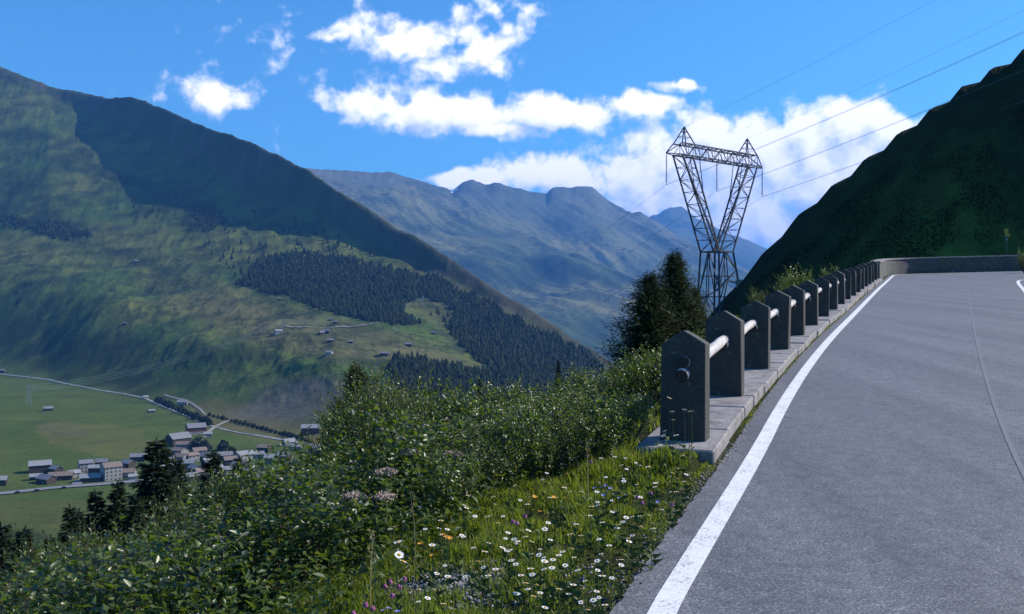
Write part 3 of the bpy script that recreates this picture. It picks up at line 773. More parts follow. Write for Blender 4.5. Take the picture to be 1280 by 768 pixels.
tag(drape('lane', [(257, 519), (250, 512), (240, 505), (228, 500), (205, 494)], 4, M_gravel, 0.8), kind='structure')
tag(drape('lane', [(356, 408), (375, 410), (400, 410.5), (430, 409), (455, 407), (475, 404)], 6, M_gravel, 1.6), kind='structure')
tag(drape('lane', [(40, 487), (60, 487), (78, 487.5)], 4, M_gravel, 0.8), kind='structure')

# ------------------------------------------------------------------ village
M_wood = simple('dark_timber', (0.030, 0.022, 0.017), (0.065, 0.046, 0.034), 1.2, bmp=0)
M_white = simple('lime_render', (0.20, 0.19, 0.18), (0.30, 0.29, 0.27), 0.6, bmp=0)
M_stone = simple('rubble_grey', (0.16, 0.15, 0.14), (0.24, 0.23, 0.21), 0.9, bmp=0)
M_slate = simple('slate_roof', (0.13, 0.13, 0.145), (0.20, 0.20, 0.215), 0.7, rough=0.6, bmp=0)
M_pale = simple('pale_sheet_roof', (0.17, 0.17, 0.18), (0.27, 0.27, 0.28), 0.7, rough=0.7, bmp=0)
M_brown = simple('brown_tile_roof', (0.14, 0.105, 0.09), (0.21, 0.16, 0.135), 0.7, bmp=0)
M_glass = simple('dark_window', (0.015, 0.018, 0.022), (0.03, 0.034, 0.04), 2, rough=0.15, spec=0.5, bmp=0)
M_red = simple('red_brown_planks', (0.075, 0.030, 0.022), (0.11, 0.045, 0.03), 1.2, bmp=0)
ROOF = {'slate': M_slate, 'pale': M_pale, 'brown': M_brown}; WALL = {'wood': M_wood, 'white': M_white, 'stone': M_stone, 'red': M_red}
def house(name, loc, L, Wd, H, rise, rz, roof, wallm, label, cat, group=None, floors=2, base=None, chimney=False, windows=True):
    o = empty(name, loc, rz); tag(o, label, cat, group)
    b = MB(); lo = -3.0; hb = H * 0.42 if base else 0
    z0 = hb if base else lo
    b.box((0, 0, (z0 + H) / 2), (L, Wd, H - z0))
    b.add([(-L / 2, -Wd / 2, H), (-L / 2, Wd / 2, H), (-L / 2, 0, H + rise), (L / 2, -Wd / 2, H), (L / 2, Wd / 2, H), (L / 2, 0, H + rise)], [(1, 0, 2), (3, 4, 5)])
    b.build('wall', WALL[wallm], o)
    if base:
        s = MB(); s.box((0, 0, (lo + hb) / 2), (L + 0.12, Wd + 0.12, hb - lo)); s.build('stone_base', WALL[base], o)
    r = MB(); ov, th = 0.8, 0.30
    for s in (-1, 1):
        e = Wd / 2 + ov; ze = H - rise * ov / (Wd / 2)
        v = []
        for x in (-L / 2 - ov, L / 2 + ov):
            v += [(x, s * e, ze + 0.02), (x, 0, H + rise + 0.02), (x, 0, H + rise + th), (x, s * e, ze + th)]
        r.add(v, [(0, 1, 2, 3), (7, 6, 5, 4), (0, 4, 5, 1), (1, 5, 6, 2), (2, 6, 7, 3), (3, 7, 4, 0)])
    rf = r.build('roof', ROOF[roof], o)
    if chimney:
        c = MB(); c.box((L * 0.2, Wd * 0.14, H + rise * 0.8 + 0.9), (0.9, 0.9, 2.2)); c.build('chimney', M_stone, rf)
    if windows:
        nf = max(1, floors); nw = max(2, int(L / 4))
        for fl_ in range(nf):
            zc = (fl_ + 0.55) * H / nf
            for k in range(nw):
                x = (k + 0.5) / nw * L - L / 2
                if fl_ == 0 and k == nw // 2:
                    d = MB(); d.box((x, -Wd / 2 - 0.08, 1.05), (1.2, 0.2, 2.1)); d.build('door', M_wood if wallm != 'wood' else M_white, o); continue
                q = MB(); q.box((x, -Wd / 2 - 0.08, zc), (1.2, 0.2, 1.4)); q.build('window', M_glass, o)
    return o
GV = 'houses packed in the valley village'
HS = [  # px, py of the foot, length, width, wall height, roof rise, turn, roof, wall, label, category, options
 (50, 590, 21, 14, 8.0, 4.0, 0.5, 'pale', 'wood', 'large dark barn with pale grey roof at the left end of the village', 'barn', dict(windows=False)),
 (45, 600, 11, 8, 4.0, 2.2, 0.4, 'pale', 'wood', 'small dark shed with pale roof just below the large barn', 'shed', dict(windows=False)),
 (58, 604, 17, 11, 5.0, 3.4, -0.5, 'slate', 'wood', 'low dark house nearest the valley road, left of the long brown roof', 'house', {}),
 (76, 600, 22, 11, 5.0, 3.0, 0.3, 'brown', 'wood', 'long low house with brownish roof beside the valley road', 'house', {}),
 (70, 592, 12, 9, 5.5, 2.6, -0.6, 'slate', 'wood', 'dark small house behind the long brown roof', 'house', {}),
 (92, 597, 11, 9, 5.0, 2.5, 0.8, 'pale', 'white', 'pale small house between the brown roof and the white block', 'house', {}),
 (107, 590, 13, 11, 10, 2.8, 0.6, 'slate', 'white', 'tall narrow white house with dark roof, left of the tallest house', 'house', dict(floors=3, chimney=True)),
 (119, 592, 12, 9, 6.5, 2.5, 0.2, 'pale', 'wood', 'small house with pale roof tucked behind the low barn', 'house', {}),
 (114, 602, 19, 12, 4.8, 3.2, 0.3, 'pale', 'wood', 'low wide barn with pale roof in front of the white house', 'barn', dict(windows=False)),
 (139, 600, 17, 14, 14, 3.6, 0.75, 'brown', 'white', 'tallest white house of the village with brownish gable roof beside the road', 'house', dict(floors=4, chimney=True)),
 (128, 586, 12, 10, 8, 3, 0.1, 'slate', 'wood', 'dark timber house behind the tallest white house', 'house', {}),
 (159, 597, 16, 11, 6, 3, 0.2, 'brown', 'stone', 'brown roofed stone house right of the tallest white house', 'house', {}),
 (166, 600, 8, 7, 4, 2, 0.5, 'pale', 'white', 'tiny white annex beside the road, left of the big spruce', 'house', dict(windows=False)),
 (172, 577, 15, 11, 6, 3, 0.25, 'slate', 'wood', 'dark house with grey roof set back, left of the big spruce', 'house', {}),
 (160, 584, 12, 10, 5, 3, -0.4, 'slate', 'wood', 'dark timber house behind the brown roofed stone house', 'house', {}),
 (1, 607, 11, 9, 6, 3, 0.3, 'pale', 'wood', 'small barn cut off at the left edge of the photo', 'barn', dict(windows=False)),
 (245, 543, 24, 16, 10, 5, 0.55, 'slate', 'red', 'large red brown timber house with white ground floor near the river bridge', 'house', dict(base='white')),
 (260, 546, 10, 8, 4, 2, 0.3, 'pale', 'white', 'small white garage beside the large red brown house', 'garage', dict(windows=False)),
 (223, 557, 26, 18, 10, 6, 0.9, 'slate', 'wood', 'broad dark roofed house at the upper left of the village cluster', 'house', dict(chimney=True)),
 (388, 543, 23, 13, 9, 4, 0.15, 'pale', 'red', 'lone red brown barn with pale roof in the meadow right of the village', 'barn', dict(windows=False)),
 (419, 547, 14, 10, 5, 2.6, 0.2, 'pale', 'white', 'pale roofed white house at the far right end of the village', 'house', {}),
 (361, 557, 14, 10, 5, 3.6, 0.7, 'pale', 'white', 'house with bright whitish roof on the right side of the village', 'house', {}),
 (228, 507, 16, 11, 6, 3.4, 0.2, 'slate', 'white', 'white house with dark roof across the river above the village', 'house', {}),
]
for (px, py, sz) in ((229, 562, 16), (225, 570, 15), (249, 568, 15), (227, 578, 14), (240, 577, 13), (220, 586, 13), (243, 592, 12), (251, 597, 13), (239, 601, 12), (222, 592, 12), (281, 575, 16), (288, 582, 14), (287, 592, 14),
                     (305, 575, 19), (320, 573, 17), (331, 565, 15), (369, 563, 14), (394, 566, 17), (356, 577, 15), (262, 583, 15), (270, 592, 13), (210, 580, 14), (205, 590, 13), (300, 588, 14), (340, 580, 14), (312, 597, 13), (236, 586, 12), (256, 575, 13)):
    HS.append((px, py, sz, sz * random.uniform(0.65, 0.85), random.uniform(4.5, 7.5), random.uniform(2.5, 3.6), random.uniform(-0.6, 0.9), random.choice(['slate', 'slate', 'brown', 'pale']), random.choice(['wood', 'wood', 'white', 'stone']),
               'gabled house in the packed cluster behind the dark spruces', 'house', dict(group=GV)))
for (px, py, L, Wd, H, rise, rz, rf, wm, lab, cat, kw) in HS:
    p = vcast(px, py)
    house({'barn': 'barn', 'shed': 'shed', 'garage': 'garage'}.get(cat, 'house'), p, L, Wd, H, rise, rz, rf, wm, lab, cat, **kw)
# hay barns out on the slopes: too small to show more than wall and roof
BR = [(348, 417, 15, 'white', 'pale fronted hay barn at the left end of the gravel lane'), (409, 417, 16, 'wood', 'long dark hay barn just below the gravel lane'), (402, 418, 11, 'wood', 'small dark shed touching the long hay barn below the lane'),
      (413, 428, 13, 'wood', 'dark hay barn alone below the long barn'), (438, 429, 10, 'wood', 'tiny hay barn right of the lone dark one on the bench'), (412, 443, 11, 'white', 'pale gabled hay barn lowest on the sunny bench'),
      (480, 445, 14, 'wood', 'dark hay barn on the bench above the forest clump'), (484, 444, 8, 'wood', 'narrow shed right against the barn above the forest clump'), (511, 433, 13, 'wood', 'hay barn on the bench towards the forest edge'),
      (542, 418, 10, 'wood', 'hay barn farthest right, at the forest edge'), (414, 401, 9, 'wood', 'hay barn just above the gravel lane'), (420, 404, 9, 'wood', 'hay barn a step right of the one above the lane'),
      (350, 375, 9, 'wood', 'hay barn high on the slope below the dark forest'), (170, 328, 12, 'wood', 'lone hay barn high on the green mountainside'), (157, 406, 10, 'wood', 'lone hay barn halfway down the green mountainside'),
      (4, 466, 15, 'wood', 'hay barn at the left edge of the photo where meadow meets slope'), (60, 514, 14, 'wood', 'low double hay barn alone in the green valley meadow'), (189, 516, 10, 'wood', 'small hay barn in the meadow near the river'),
      (182, 498, 9, 'white', 'tiny white hut by the river bend')]
for px, py, s, wm, lab in BR:
    p = vcast(px, py)
    if p is None: continue
    house('hay_barn', p, s, s * 0.7, s * 0.34, s * 0.2, random.uniform(-0.5, 0.7), 'slate' if wm == 'wood' else 'pale', wm, lab, 'barn', windows=False)

# cars on the valley road
M_car = simple('dark_car_paint', (0.012, 0.013, 0.016), (0.02, 0.022, 0.026), 1, rough=0.25, spec=0.5, bmp=0)
M_tyre = simple('tyre_rubber', (0.012, 0.012, 0.012), (0.02, 0.02, 0.02), 5, bmp=0)
def make_car(loc, rz, label):
    o = empty('car', loc, rz); tag(o, label, 'car', 'cars on the valley road')
    b = MB(); side = [(-2.2, 0.35), (2.2, 0.35), (2.25, 0.8), (1.2, 0.95), (0.6, 1.45), (-1.2, 1.47), (-2.0, 0.98), (-2.25, 0.9)]
    n = len(side); b.add([(x, -0.85, z) for x, z in side] + [(x, 0.85, z) for x, z in side], [tuple(range(n)), tuple(range(2 * n - 1, n - 1, -1))] + [((k + 1) % n, k, n + k, n + (k + 1) % n) for k in range(n)])
    b.build('body', M_car, o)
    for s in (-1, 1):
        q = MB(); q.add([(1.05, s * 0.86, 0.98), (0.55, s * 0.86, 1.38), (-1.15, s * 0.86, 1.4), (-1.75, s * 0.86, 1.0)], [(0, 1, 2, 3)]); q.build('window', M_glass, o)
        for x in (-1.4, 1.4):
            t = MB(); t.tube([(x, s * 0.72, 0.32), (x, s * 0.92, 0.32)], 0.32, 12); t.build('wheel', M_tyre, o)
    return o
for px, py, lab in ((22, 617.5, 'dark car farthest left on the valley road'), (46, 615, 'second dark car from the left on the valley road'), (80, 611.5, 'dark car on the valley road below the long brown roof'), (153, 605.5, 'dark car on the valley road below the tallest house')):
    p = vcast(px, py); p.z = vz_xy(p.x, p.y) + 1.0
    make_car(p, rad(8), lab)

# ------------------------------------------------------------------ foliage builders
def leaves_mesh(pos, axis, nrm, L, Wd, fold=0.25):
    """folded diamond leaves: arrays of n positions, directions, normals, lengths, widths"""
    axis = axis / np.linalg.norm(axis, axis=1, keepdims=True)
    side = np.cross(axis, nrm); side /= np.maximum(np.linalg.norm(side, axis=1, keepdims=True), 1e-6)
    up = np.cross(side, axis)
    L = np.asarray(L)[:, None]; Wd = np.asarray(Wd)[:, None]; n = len(pos)
    m = pos + axis * L * 0.45
    v = np.empty((n, 6, 3))
    v[:, 0] = pos; v[:, 1] = m - side * Wd / 2 + up * Wd * fold; v[:, 2] = m + side * Wd / 2 + up * Wd * fold
    v[:, 3] = pos + axis * L * 0.95 - up * L * 0.12; v[:, 4] = m; v[:, 5] = m
    base = np.arange(n)[:, None] * 4
    v = np.concatenate([v[:, :4]], 1).reshape(-1, 3)
    f = np.concatenate([base + np.array([[0, 2, 3]]), base + np.array([[0, 3, 1]])], 0)
    return v, f
def merge(parts):
    vs_, fs_ = [], []; n = 0
    for v, f in parts:
        vs_.append(v); fs_.append(f + n); n += len(v)
    return np.concatenate(vs_), np.concatenate(fs_)
def rvec(n): 
    v = RNG.normal(size=(n, 3)); return v / np.linalg.norm(v, axis=1, keepdims=True)

ML_a = leaf_mat('alder_leaf', [(0.0, (0.010, 0.021, 0.006)), (0.5, (0.030, 0.058, 0.010)), (0.82, (0.075, 0.11, 0.018)), (1.0, (0.15, 0.165, 0.045))], (0.18, 0.28, 0.02), 0.33, 0.42, 0.85)
ML_b = leaf_mat('willow_leaf', [(0.0, (0.022, 0.038, 0.010)), (0.5, (0.060, 0.086, 0.018)), (1.0, (0.14, 0.155, 0.05))], (0.20, 0.28, 0.03), 0.33, 0.42, 0.85)
ML_h = leaf_mat('herb_leaf', [(0.0, (0.022, 0.045, 0.008)), (0.5, (0.05, 0.085, 0.014)), (1.0, (0.09, 0.12, 0.022))], (0.16, 0.22, 0.02), 0.34, 0.45)
ML_g = leaf_mat('grass_blade', [(0.0, (0.062, 0.10, 0.010)), (0.5, (0.12, 0.165, 0.016)), (0.85, (0.185, 0.19, 0.026)), (1.0, (0.21, 0.18, 0.06))], (0.28, 0.36, 0.025), 0.45, 0.5, 0.3)
ML_s = leaf_mat('spruce_needle', [(0.0, (0.008, 0.016, 0.007)), (0.6, (0.018, 0.030, 0.012)), (1.0, (0.034, 0.048, 0.018))], (0.03, 0.05, 0.01), 0.12, 0.6, 0.25)
ML_l = leaf_mat('larch_needle', [(0.0, (0.012, 0.026, 0.010)), (0.6, (0.024, 0.048, 0.016)), (1.0, (0.045, 0.072, 0.022))], (0.06, 0.08, 0.02), 0.15, 0.6, 0.25)
M_bark = simple('bark', (0.05, 0.04, 0.03), (0.11, 0.09, 0.07), 12, bmp=0.5)
M_twig = simple('shrub_bark', (0.035, 0.032, 0.02), (0.08, 0.07, 0.045), 20, bmp=0)

def shrub_meshes(seed, nstem, leaf, lw, spread, twigs=5, per=7):
    """unit shrub 1 m tall"""
    rr = random.Random(seed); st_ = MB(); pos = []; ax = []; nr = []; Ls = []; Ws = []
    for s in range(nstem):
        a = rr.uniform(0, 2 * math.pi); lean = spread * math.sqrt(rr.random()); H = 0.62 + 0.38 * rr.random(); lean *= 1.25 - 0.6 * H
        b0 = Vector((math.cos(a), math.sin(a), 0)) * 0.10 * rr.random()
        pts = []
        wob = Vector((rr.uniform(-1, 1), rr.uniform(-1, 1), 0)) * 0.05
        for k in range(6):
            t = k / 5; pts.append(b0 + Vector((math.cos(a) * lean * t ** 0.8, math.sin(a) * lean * t ** 0.8, H * t)) + wob * math.sin(t * 4))
        st_.tube(pts, [0.0065 * (1 - 0.8 * k / 5) for k in range(6)], 4, False)
        def leafy(line, n, t0):
            for q in range(n):
                t = t0 + (1 - t0) * (q + rr.random() * 0.6) / n; x = min(t, 0.999) * (len(line) - 1); i = int(x)
                p = line[i].lerp(line[i + 1], x - i); d = (line[i + 1] - line[i]).normalized()
                th = q * 2.4 + rr.uniform(-0.4, 0.4)
                o = Vector((math.cos(th), math.sin(th), 0))
                dirv = (o * 0.75 + d * 0.75 + Vector((0, 0, rr.uniform(-0.35, 0.35)))).normalized()
                pos.append(p); ax.append(dirv); nn_ = (Vector((rr.gauss(0, .75), rr.gauss(0, .75), 0.8)) - o * 0.35).normalized(); nr.append(nn_)
                l = leaf * rr.uniform(0.6, 1.15) * (1 if t < 0.9 else 0.75); Ls.append(l); Ws.append(l * lw * rr.uniform(0.85, 1.1))
        leafy(pts, 13, 0.35)
        for w_ in range(twigs):
            t = rr.uniform(0.3, 0.92); x = t * 5; i = min(int(x), 4); p = pts[i].lerp(pts[i + 1], x - i)
            th = rr.uniform(0, 2 * math.pi); ln = rr.uniform(0.12, 0.3)
            dv = Vector((math.cos(th) * 0.8, math.sin(th) * 0.8, rr.uniform(0.3, 1.0))).normalized()
            tw = [p, p + dv * ln * 0.5, p + dv * ln + Vector((0, 0, 0.03))]
            st_.tube(tw, [0.0028, 0.002, 0.001], 3, False)
            leafy(tw, per, 0.15)
    v, f = leaves_mesh(np.array(pos), np.array(ax), np.array(nr), Ls, Ws)
    return st_.mesh('stems'), new_mesh('foliage', v, f)
SHR = []
SPEC = [(22, 0.066, 0.58, 0.58, ML_a, 4, 7), (22, 0.058, 0.48, 0.50, ML_b, 4, 7), (26, 0.056, 0.60, 0.48, ML_a, 6, 8), (24, 0.050, 0.52, 0.42, ML_b, 6, 8), (34, 0.037, 0.58, 0.44, ML_a, 9, 9), (32, 0.034, 0.52, 0.42, ML_b, 9, 9)]
for k, (ns, lf, lw, sp, mt, tw_, pr_) in enumerate(SPEC):
    s_, f_ = shrub_meshes(100 + k, ns, lf, lw, sp, tw_, pr_)
    s_.materials.append(M_twig); f_.materials.append(mt); SHR.append((s_, f_))
GS = 'leafy shrubs of the thicket below the road'
LS = 'leafy green shrub crowded into the thicket on the slope below the road'
def shrub(x, y, z, h, kind, rz, wide=1.0, label=LS, group=GS):
    o = empty('shrub', (x, y, z), rz); o.scale = (h * wide, h * wide, h)
    tag(o, label, 'shrub', group)
    for nm, me in zip(('stems', 'foliage'), SHR[kind]): link(nm, me, None, o)
    return o
SKX = [-200, -60, 0, 37, 64, 116, 165, 202, 232, 270, 311, 334, 375, 409, 430, 445, 462, 500, 530, 560, 600, 640, 660, 700, 740, 780, 822, 850]
SKYL = [755, 728, 704, 692, 676, 648, 658, 632, 614, 594, 576, 556, 556, 546, 496, 470, 464, 472, 482, 482, 472, 482, 480, 472, 460, 446, 426, 436]
random.seed(21)
cand = []
yy_ = 4.4
while yy_ < 19:
    stp = 0.50 + 0.028 * yy_
    xx_ = -0.62 * yy_ - 1.2
    while xx_ < 6.5:
        cand.append((xx_ + random.uniform(-0.3, 0.3) * stp, yy_ + random.uniform(-0.3, 0.3) * stp)); xx_ += stp * 1.12
    yy_ += stp
nsh = 0
for x, y in cand:
    d = -float(spine_off(np.array([x]), np.array([y]))[0]); px = CX + F * x / y
    lim = 1.45 + 0.3 * random.random() if y < 6.6 else (1.0 if y < 7.3 else 0.70) + 0.15 * random.random()
    if d < lim or px > 838: continue
    z = float(near_z(np.array([x]), np.array([y]))[0])
    top = EYE + (CY - np.interp(px, SKX, SKYL) - random.choice([14, 22, 35, 50, 70, 95]) * 1.0) / F * y
    h = top - z - 0.02
    dmax = 0.45 + 0.62 * (d - 1.3) if y < 9.0 else 2.4
    h = min(h, 2.7, max(dmax, 0.55))
    if h < 0.30: continue
    kind = (0 if h < 0.9 else 2 if h < 1.6 else 4) + (random.random() < (0.35 if px < 420 else 0.55))
    shrub(x, y, z - 0.03, h, kind, random.uniform(0, 6.28), min(1.6, max(0.85, 1.15 / max(h, 0.6))))
    nsh += 1
print('shrubs', nsh)
# taller single shrubs that make the ragged top of the thicket
for k, px in enumerate(list(range(50, 835, 27))):
    px += random.uniform(-9, 9); Y_ = random.uniform(8.0, 11.5) if px < 400 else random.uniform(8.8, 12.5)
    x = (px - CX) / F * Y_; dd = -float(spine_off(np.array([x]), np.array([Y_]))[0])
    if dd < 1.0: continue
    z = float(near_z(np.array([x]), np.array([Y_]))[0]); top = EYE + (CY - np.interp(px, SKX, SKYL) - random.uniform(-16, 10)) / F * Y_; h = top - z
    if h < 0.5: continue
    h = min(h, 3.6); shrub(x, Y_, z - 0.04, h, (2 if h < 1.3 else 4) + (random.random() < (0.4 if px < 420 else 0.6)), random.uniform(0, 6.28), min(1.1, max(0.42, 0.95 / h)))
for px, py, h in ((766, 566, .55), (748, 572, .6), (722, 578, .55), (700, 584, .6), (676, 590, .55), (652, 597, .6), (628, 604, .55), (604, 614, .55), (580, 628, .5), (560, 642, .5),
                  (742, 556, .7), (712, 560, .7), (682, 566, .7), (655, 574, .7), (630, 582, .65)):
    p = ground_hit(px, py + 14)
    if p is not None: shrub(p.x, p.y, p.z - 0.02, h * random.uniform(0.8, 1.1), random.choice([0, 1, 1]), random.uniform(0, 6.28), random.uniform(0.8, 1.1))
# named shrubs
def shrub_at(px, ytop, Y, kind, wide, label, hmin=0.6, group=None):
    x = (px - CX) / F * Y; z = float(near_z(np.array([x]), np.array([float(Y)]))[0]); top = EYE + (CY - ytop) / F * Y
    return shrub(x, Y, z - 0.05, max(top - z, hmin), kind, px * 0.1, wide, label, group)
shrub_at(818, 428, 10.6, 4, 0.6, 'tall leafy shrub close on the left of the first stone post')
shrub_at(790, 448, 11.5, 5, 0.6, 'leafy shrub left of the tall one beside the first stone post')
shrub_at(487, 462, 11.5, 4, 0.8, 'tall dark leafy shrub standing above the thicket, left of centre')
shrub_at(463, 478, 10.8, 5, 0.8, 'leafy shrub close in front of the soft conifer, left of centre', )
shrub_at(510, 476, 11.0, 5, 0.7, 'upright leafy shrub close on the right of the tall dark one')
shrub_at(545, 482, 11.5, 4, 0.7, 'upright leafy shrub above the two level umbel heads')
shrub_at(1001, 330, 27.5, 2, 0.75, 'sunlit leafy shrub rising behind the middle stone posts')
shrub_at(983, 338, 26.0, 3, 0.7, 'sunlit shrub left of the higher one behind the middle posts')
shrub_at(1036, 330, 33.0, 2, 0.7, 'small sunlit shrub behind the far stone posts')
shrub_at(948, 356, 21.0, 5, 0.7, 'small shrub peeping over the fourth stone post')
shrub_at(900, 392, 16.0, 5, 0.5, 'dark shrub behind the second stone post')
o = shrub_at(1283, 308, 50.5, 4, 0.8, 'green bush at the end of the curved wall, right edge of the photo')

# low cover of herbs and blades: nobody could count it
def cover(name, n, xr, yr, dr, hfun, leaf, lw, mat, seed, pxmax=1300, upr=0.5):
    rg2 = np.random.default_rng(seed)
    yv = rg2.uniform(yr[0] ** 0.5, yr[1] ** 0.5, n * 4) ** 2; xv = rg2.uniform(xr[0], xr[1], n * 4) * yv / yr[1] if xr[2] else rg2.uniform(xr[0], xr[1], n * 4)
    d = -spine_off(xv, yv); ok = (d > dr[0]) & (d < dr[1]) & (xv / yv > -0.66) & (CX + F * xv / yv < pxmax)
    xv, yv, d = xv[ok][:n], yv[ok][:n], d[ok][:n]; m = len(xv)
    z = near_z(xv, yv) + hfun(d, rg2, m)
    ax = rg2.normal(size=(m, 3)); ax[:, 2] = np.abs(ax[:, 2]) * upr + 0.1
    nr = rg2.normal(size=(m, 3)) * 0.45; nr[:, 2] = 1
    l = leaf * rg2.uniform(0.5, 1.25, m)
    v, f = leaves_mesh(np.stack([xv, yv, z], 1), ax, nr, l, l * lw)
    return tag(link(name, new_mesh(name, v, f), mat), kind='stuff')
cover('herbs', 17000, (-7, 3, False), (3.4, 12), (1.0, 2.6), lambda d, g, m: g.uniform(0, 1, m) ** 0.8 * np.clip(0.10 + 0.36 * (d - 0.9), 0.08, 0.55), 0.062, 0.42, ML_h, 1)
cover('ground_cover', 8000, (-16, 8, False), (3.6, 26), (1.8, 14), lambda d, g, m: g.uniform(0, 1, m) ** 1.0 * np.clip(0.35 + 0.1 * (d - 1.5), 0.3, 0.8), 0.060, 0.55, ML_a, 2)
cover('ground_cover', 7000, (20, 42, False), (38, 56), (-30, -7.1), lambda d, g, m: g.uniform(0, 0.35, m), 0.16, 0.4, ML_h, 3, pxmax=1500)

def scrub(n, seed):
    rg2 = np.random.default_rng(seed); px = rg2.uniform(850, 1420, n); hd = np.interp(px, HPX, HD); Yv = hd * rg2.uniform(0.72, 0.97, n); xv = (px - CX) / F * Yv
    cl = vnoise(xv * 0.35, Yv * 0.35, 311) ; k = cl > rg2.uniform(0.25, 0.8, n); xv, Yv, cl = xv[k], Yv[k], cl[k]; m = len(xv)
    z = near_z(xv, Yv) + rg2.uniform(0, 0.5, m) * cl
    ax = rg2.normal(size=(m, 3)); ax[:, 2] = np.abs(ax[:, 2]) + 0.2; nr = rg2.normal(size=(m, 3)) * 0.8; nr[:, 2] += 0.7; l = rg2.uniform(0.12, 0.42, m)
    v, f = leaves_mesh(np.stack([xv, Yv, z], 1), ax, nr, l, l * 0.6)
    tag(link('heath_scrub', new_mesh('heath_scrub', v, f), ML_q), kind='stuff')
ML_q = leaf_mat('heath_leaf', [(0.0, (0.005, 0.013, 0.006)), (0.6, (0.011, 0.024, 0.009)), (1.0, (0.024, 0.044, 0.012))], (0.01, 0.02, 0.005), 0.05, 0.9, 0.05)
scrub(90000, 71)
def blades(name, n, yr, dr, hr, seed, mat, fn=None, wd=0.004):
    rg2 = np.random.default_rng(seed); yv = rg2.uniform(*yr, n * 3); sp_x = np.interp(yv, SPA[:22, 1], SPA[:22, 0])
    dv = rg2.uniform(dr[0], dr[1], n * 3); xv = sp_x - dv / 0.93
    clump = vnoise(xv * 7, yv * 7, 5); bare = vnoise(xv * 1.4 + 3, yv * 1.4, 9)
    keep = (clump > rg2.uniform(0.05, 0.75, n * 3))
    if fn is not None: keep &= fn(xv, yv, dv, rg2)
    xv, yv, dv, clump = xv[keep][:n], yv[keep][:n], dv[keep][:n], clump[keep][:n]; m = len(xv)
    z = near_z(xv, yv); h = rg2.uniform(hr[0], hr[1], m) * (0.6 + 0.8 * clump) * np.clip(0.35 + dv * 1.2, 0.3, 1.15)
    a = rg2.uniform(0, 2 * math.pi, m); lean = rg2.uniform(0.1, 0.7, m) * h; w_ = wd * rg2.uniform(0.7, 1.4, m)
    dx, dy = np.cos(a), np.sin(a); b = np.stack([xv, yv, z - 0.01], 1)
    s = np.stack([-dy, dx, 0 * dx], 1) * w_[:, None]
    mid = b + np.stack([dx * lean * 0.3, dy * lean * 0.3, h * 0.6], 1); tip = b + np.stack([dx * lean, dy * lean, h], 1)
    v = np.stack([b - s, b + s, mid + s * 0.7, mid - s * 0.7, tip], 1).reshape(-1, 3); k = np.arange(m)[:, None] * 5
    f = np.concatenate([k + np.array([[0, 1, 2]]), k + np.array([[0, 2, 3]]), k + np.array([[3, 2, 4]])], 0)
    return tag(link(name, new_mesh(name, v, f), mat), kind='stuff')
def gravel_mask(x, y):
    px = CX + F * x / y
    g = ground_c
    return np.exp(-(((x - g[0]) / 0.46) ** 2 + ((y - g[1]) / 0.30) ** 2))
ground_c = ground_hit(545, 735)
blades('grass', 62000, (3.3, 8.2), (-0.14, 1.7), (0.02, 0.085), 31, ML_g, lambda x, y, d, g: (gravel_mask(x, y) < g.uniform(0.15, 0.9, len(x))) & ~((y > 7.15) & (d < 0.62)), 0.0028)
blades('grass', 2600, (7.0, 45), (0.52, 1.0), (0.05, 0.14), 32, ML_g, None, 0.005)
blades('grass', 5200, (7.2, 34), (-0.18, -0.11), (0.02, 0.075), 33, ML_g, lambda x, y, d, g: vnoise(x * 3, y * 3, 77) > 0.35, 0.004)

blades('grass', 2600, (6.55, 7.28), (-0.08, 0.75), (0.06, 0.15), 36, ML_g, None, 0.003)
# gravel in the worn spot and along the asphalt edge
def pebbles(n, pts_fn, seed, name='gravel'):
    rg2 = np.random.default_rng(seed); base = np.array([(1, 0, 0), (-1, 0, 0), (0, 1, 0), (0, -1, 0), (0, 0, 1), (0, 0, -1)], float)
    fc = np.array([(0, 2, 4), (2, 1, 4), (1, 3, 4), (3, 0, 4), (2, 0, 5), (1, 2, 5), (3, 1, 5), (0, 3, 5)])
    x, y, r = pts_fn(rg2, n); m = len(x); z = near_z(x, y)
    sc_ = r[:, None, None] * rg2.uniform(0.6, 1.3, (m, 1, 3)) * np.array((1, 1, 0.6))
    v = base[None] * sc_ + rg2.normal(size=(m, 6, 3)) * (r[:, None, None] * 0.2) + np.stack([x, y, z + r * 0.3], 1)[:, None, :]
    f = (np.arange(m)[:, None, None] * 6 + fc[None]).reshape(-1, 3)
    return tag(link(name, new_mesh(name, v.reshape(-1, 3), f), M_peb), kind='stuff')
M_peb, nt_, b_ = mat_new('pebble'); g_ = N(nt_, 'ShaderNodeNewGeometry')
nt_.links.new(ramp(nt_, g_.outputs['Random Per Island'], [(0, (0.07, 0.07, 0.07)), (0.6, (0.16, 0.155, 0.15)), (1, (0.34, 0.33, 0.32))]), b_.inputs['Base Color']); b_.inputs['Roughness'].default_value = 0.85
pebbles(3000, lambda g, n: (ground_c.x + g.normal(size=n) * 0.34, ground_c.y + g.normal(size=n) * 0.21, g.uniform(0.004, 0.017, n)), 41)
def edge_pts(g, n):
    y = g.uniform(3.2, 8.0, n); x = np.interp(y, SPA[:22, 1], SPA[:22, 0]) + 0.13 + g.normal(size=n) * 0.045; return x, y, g.uniform(0.003, 0.010, n)
pebbles(1100, edge_pts, 42)
def kerb_pts(g, n):
    y = 7.2 + 30 * g.uniform(0, 1, n) ** 1.6; x = np.interp(y, SPA[:22, 1], SPA[:22, 0]) + 0.165 + np.abs(g.normal(size=n)) * 0.05; return x, y, g.uniform(0.003, 0.013, n)
pebbles(1500, kerb_pts, 43)

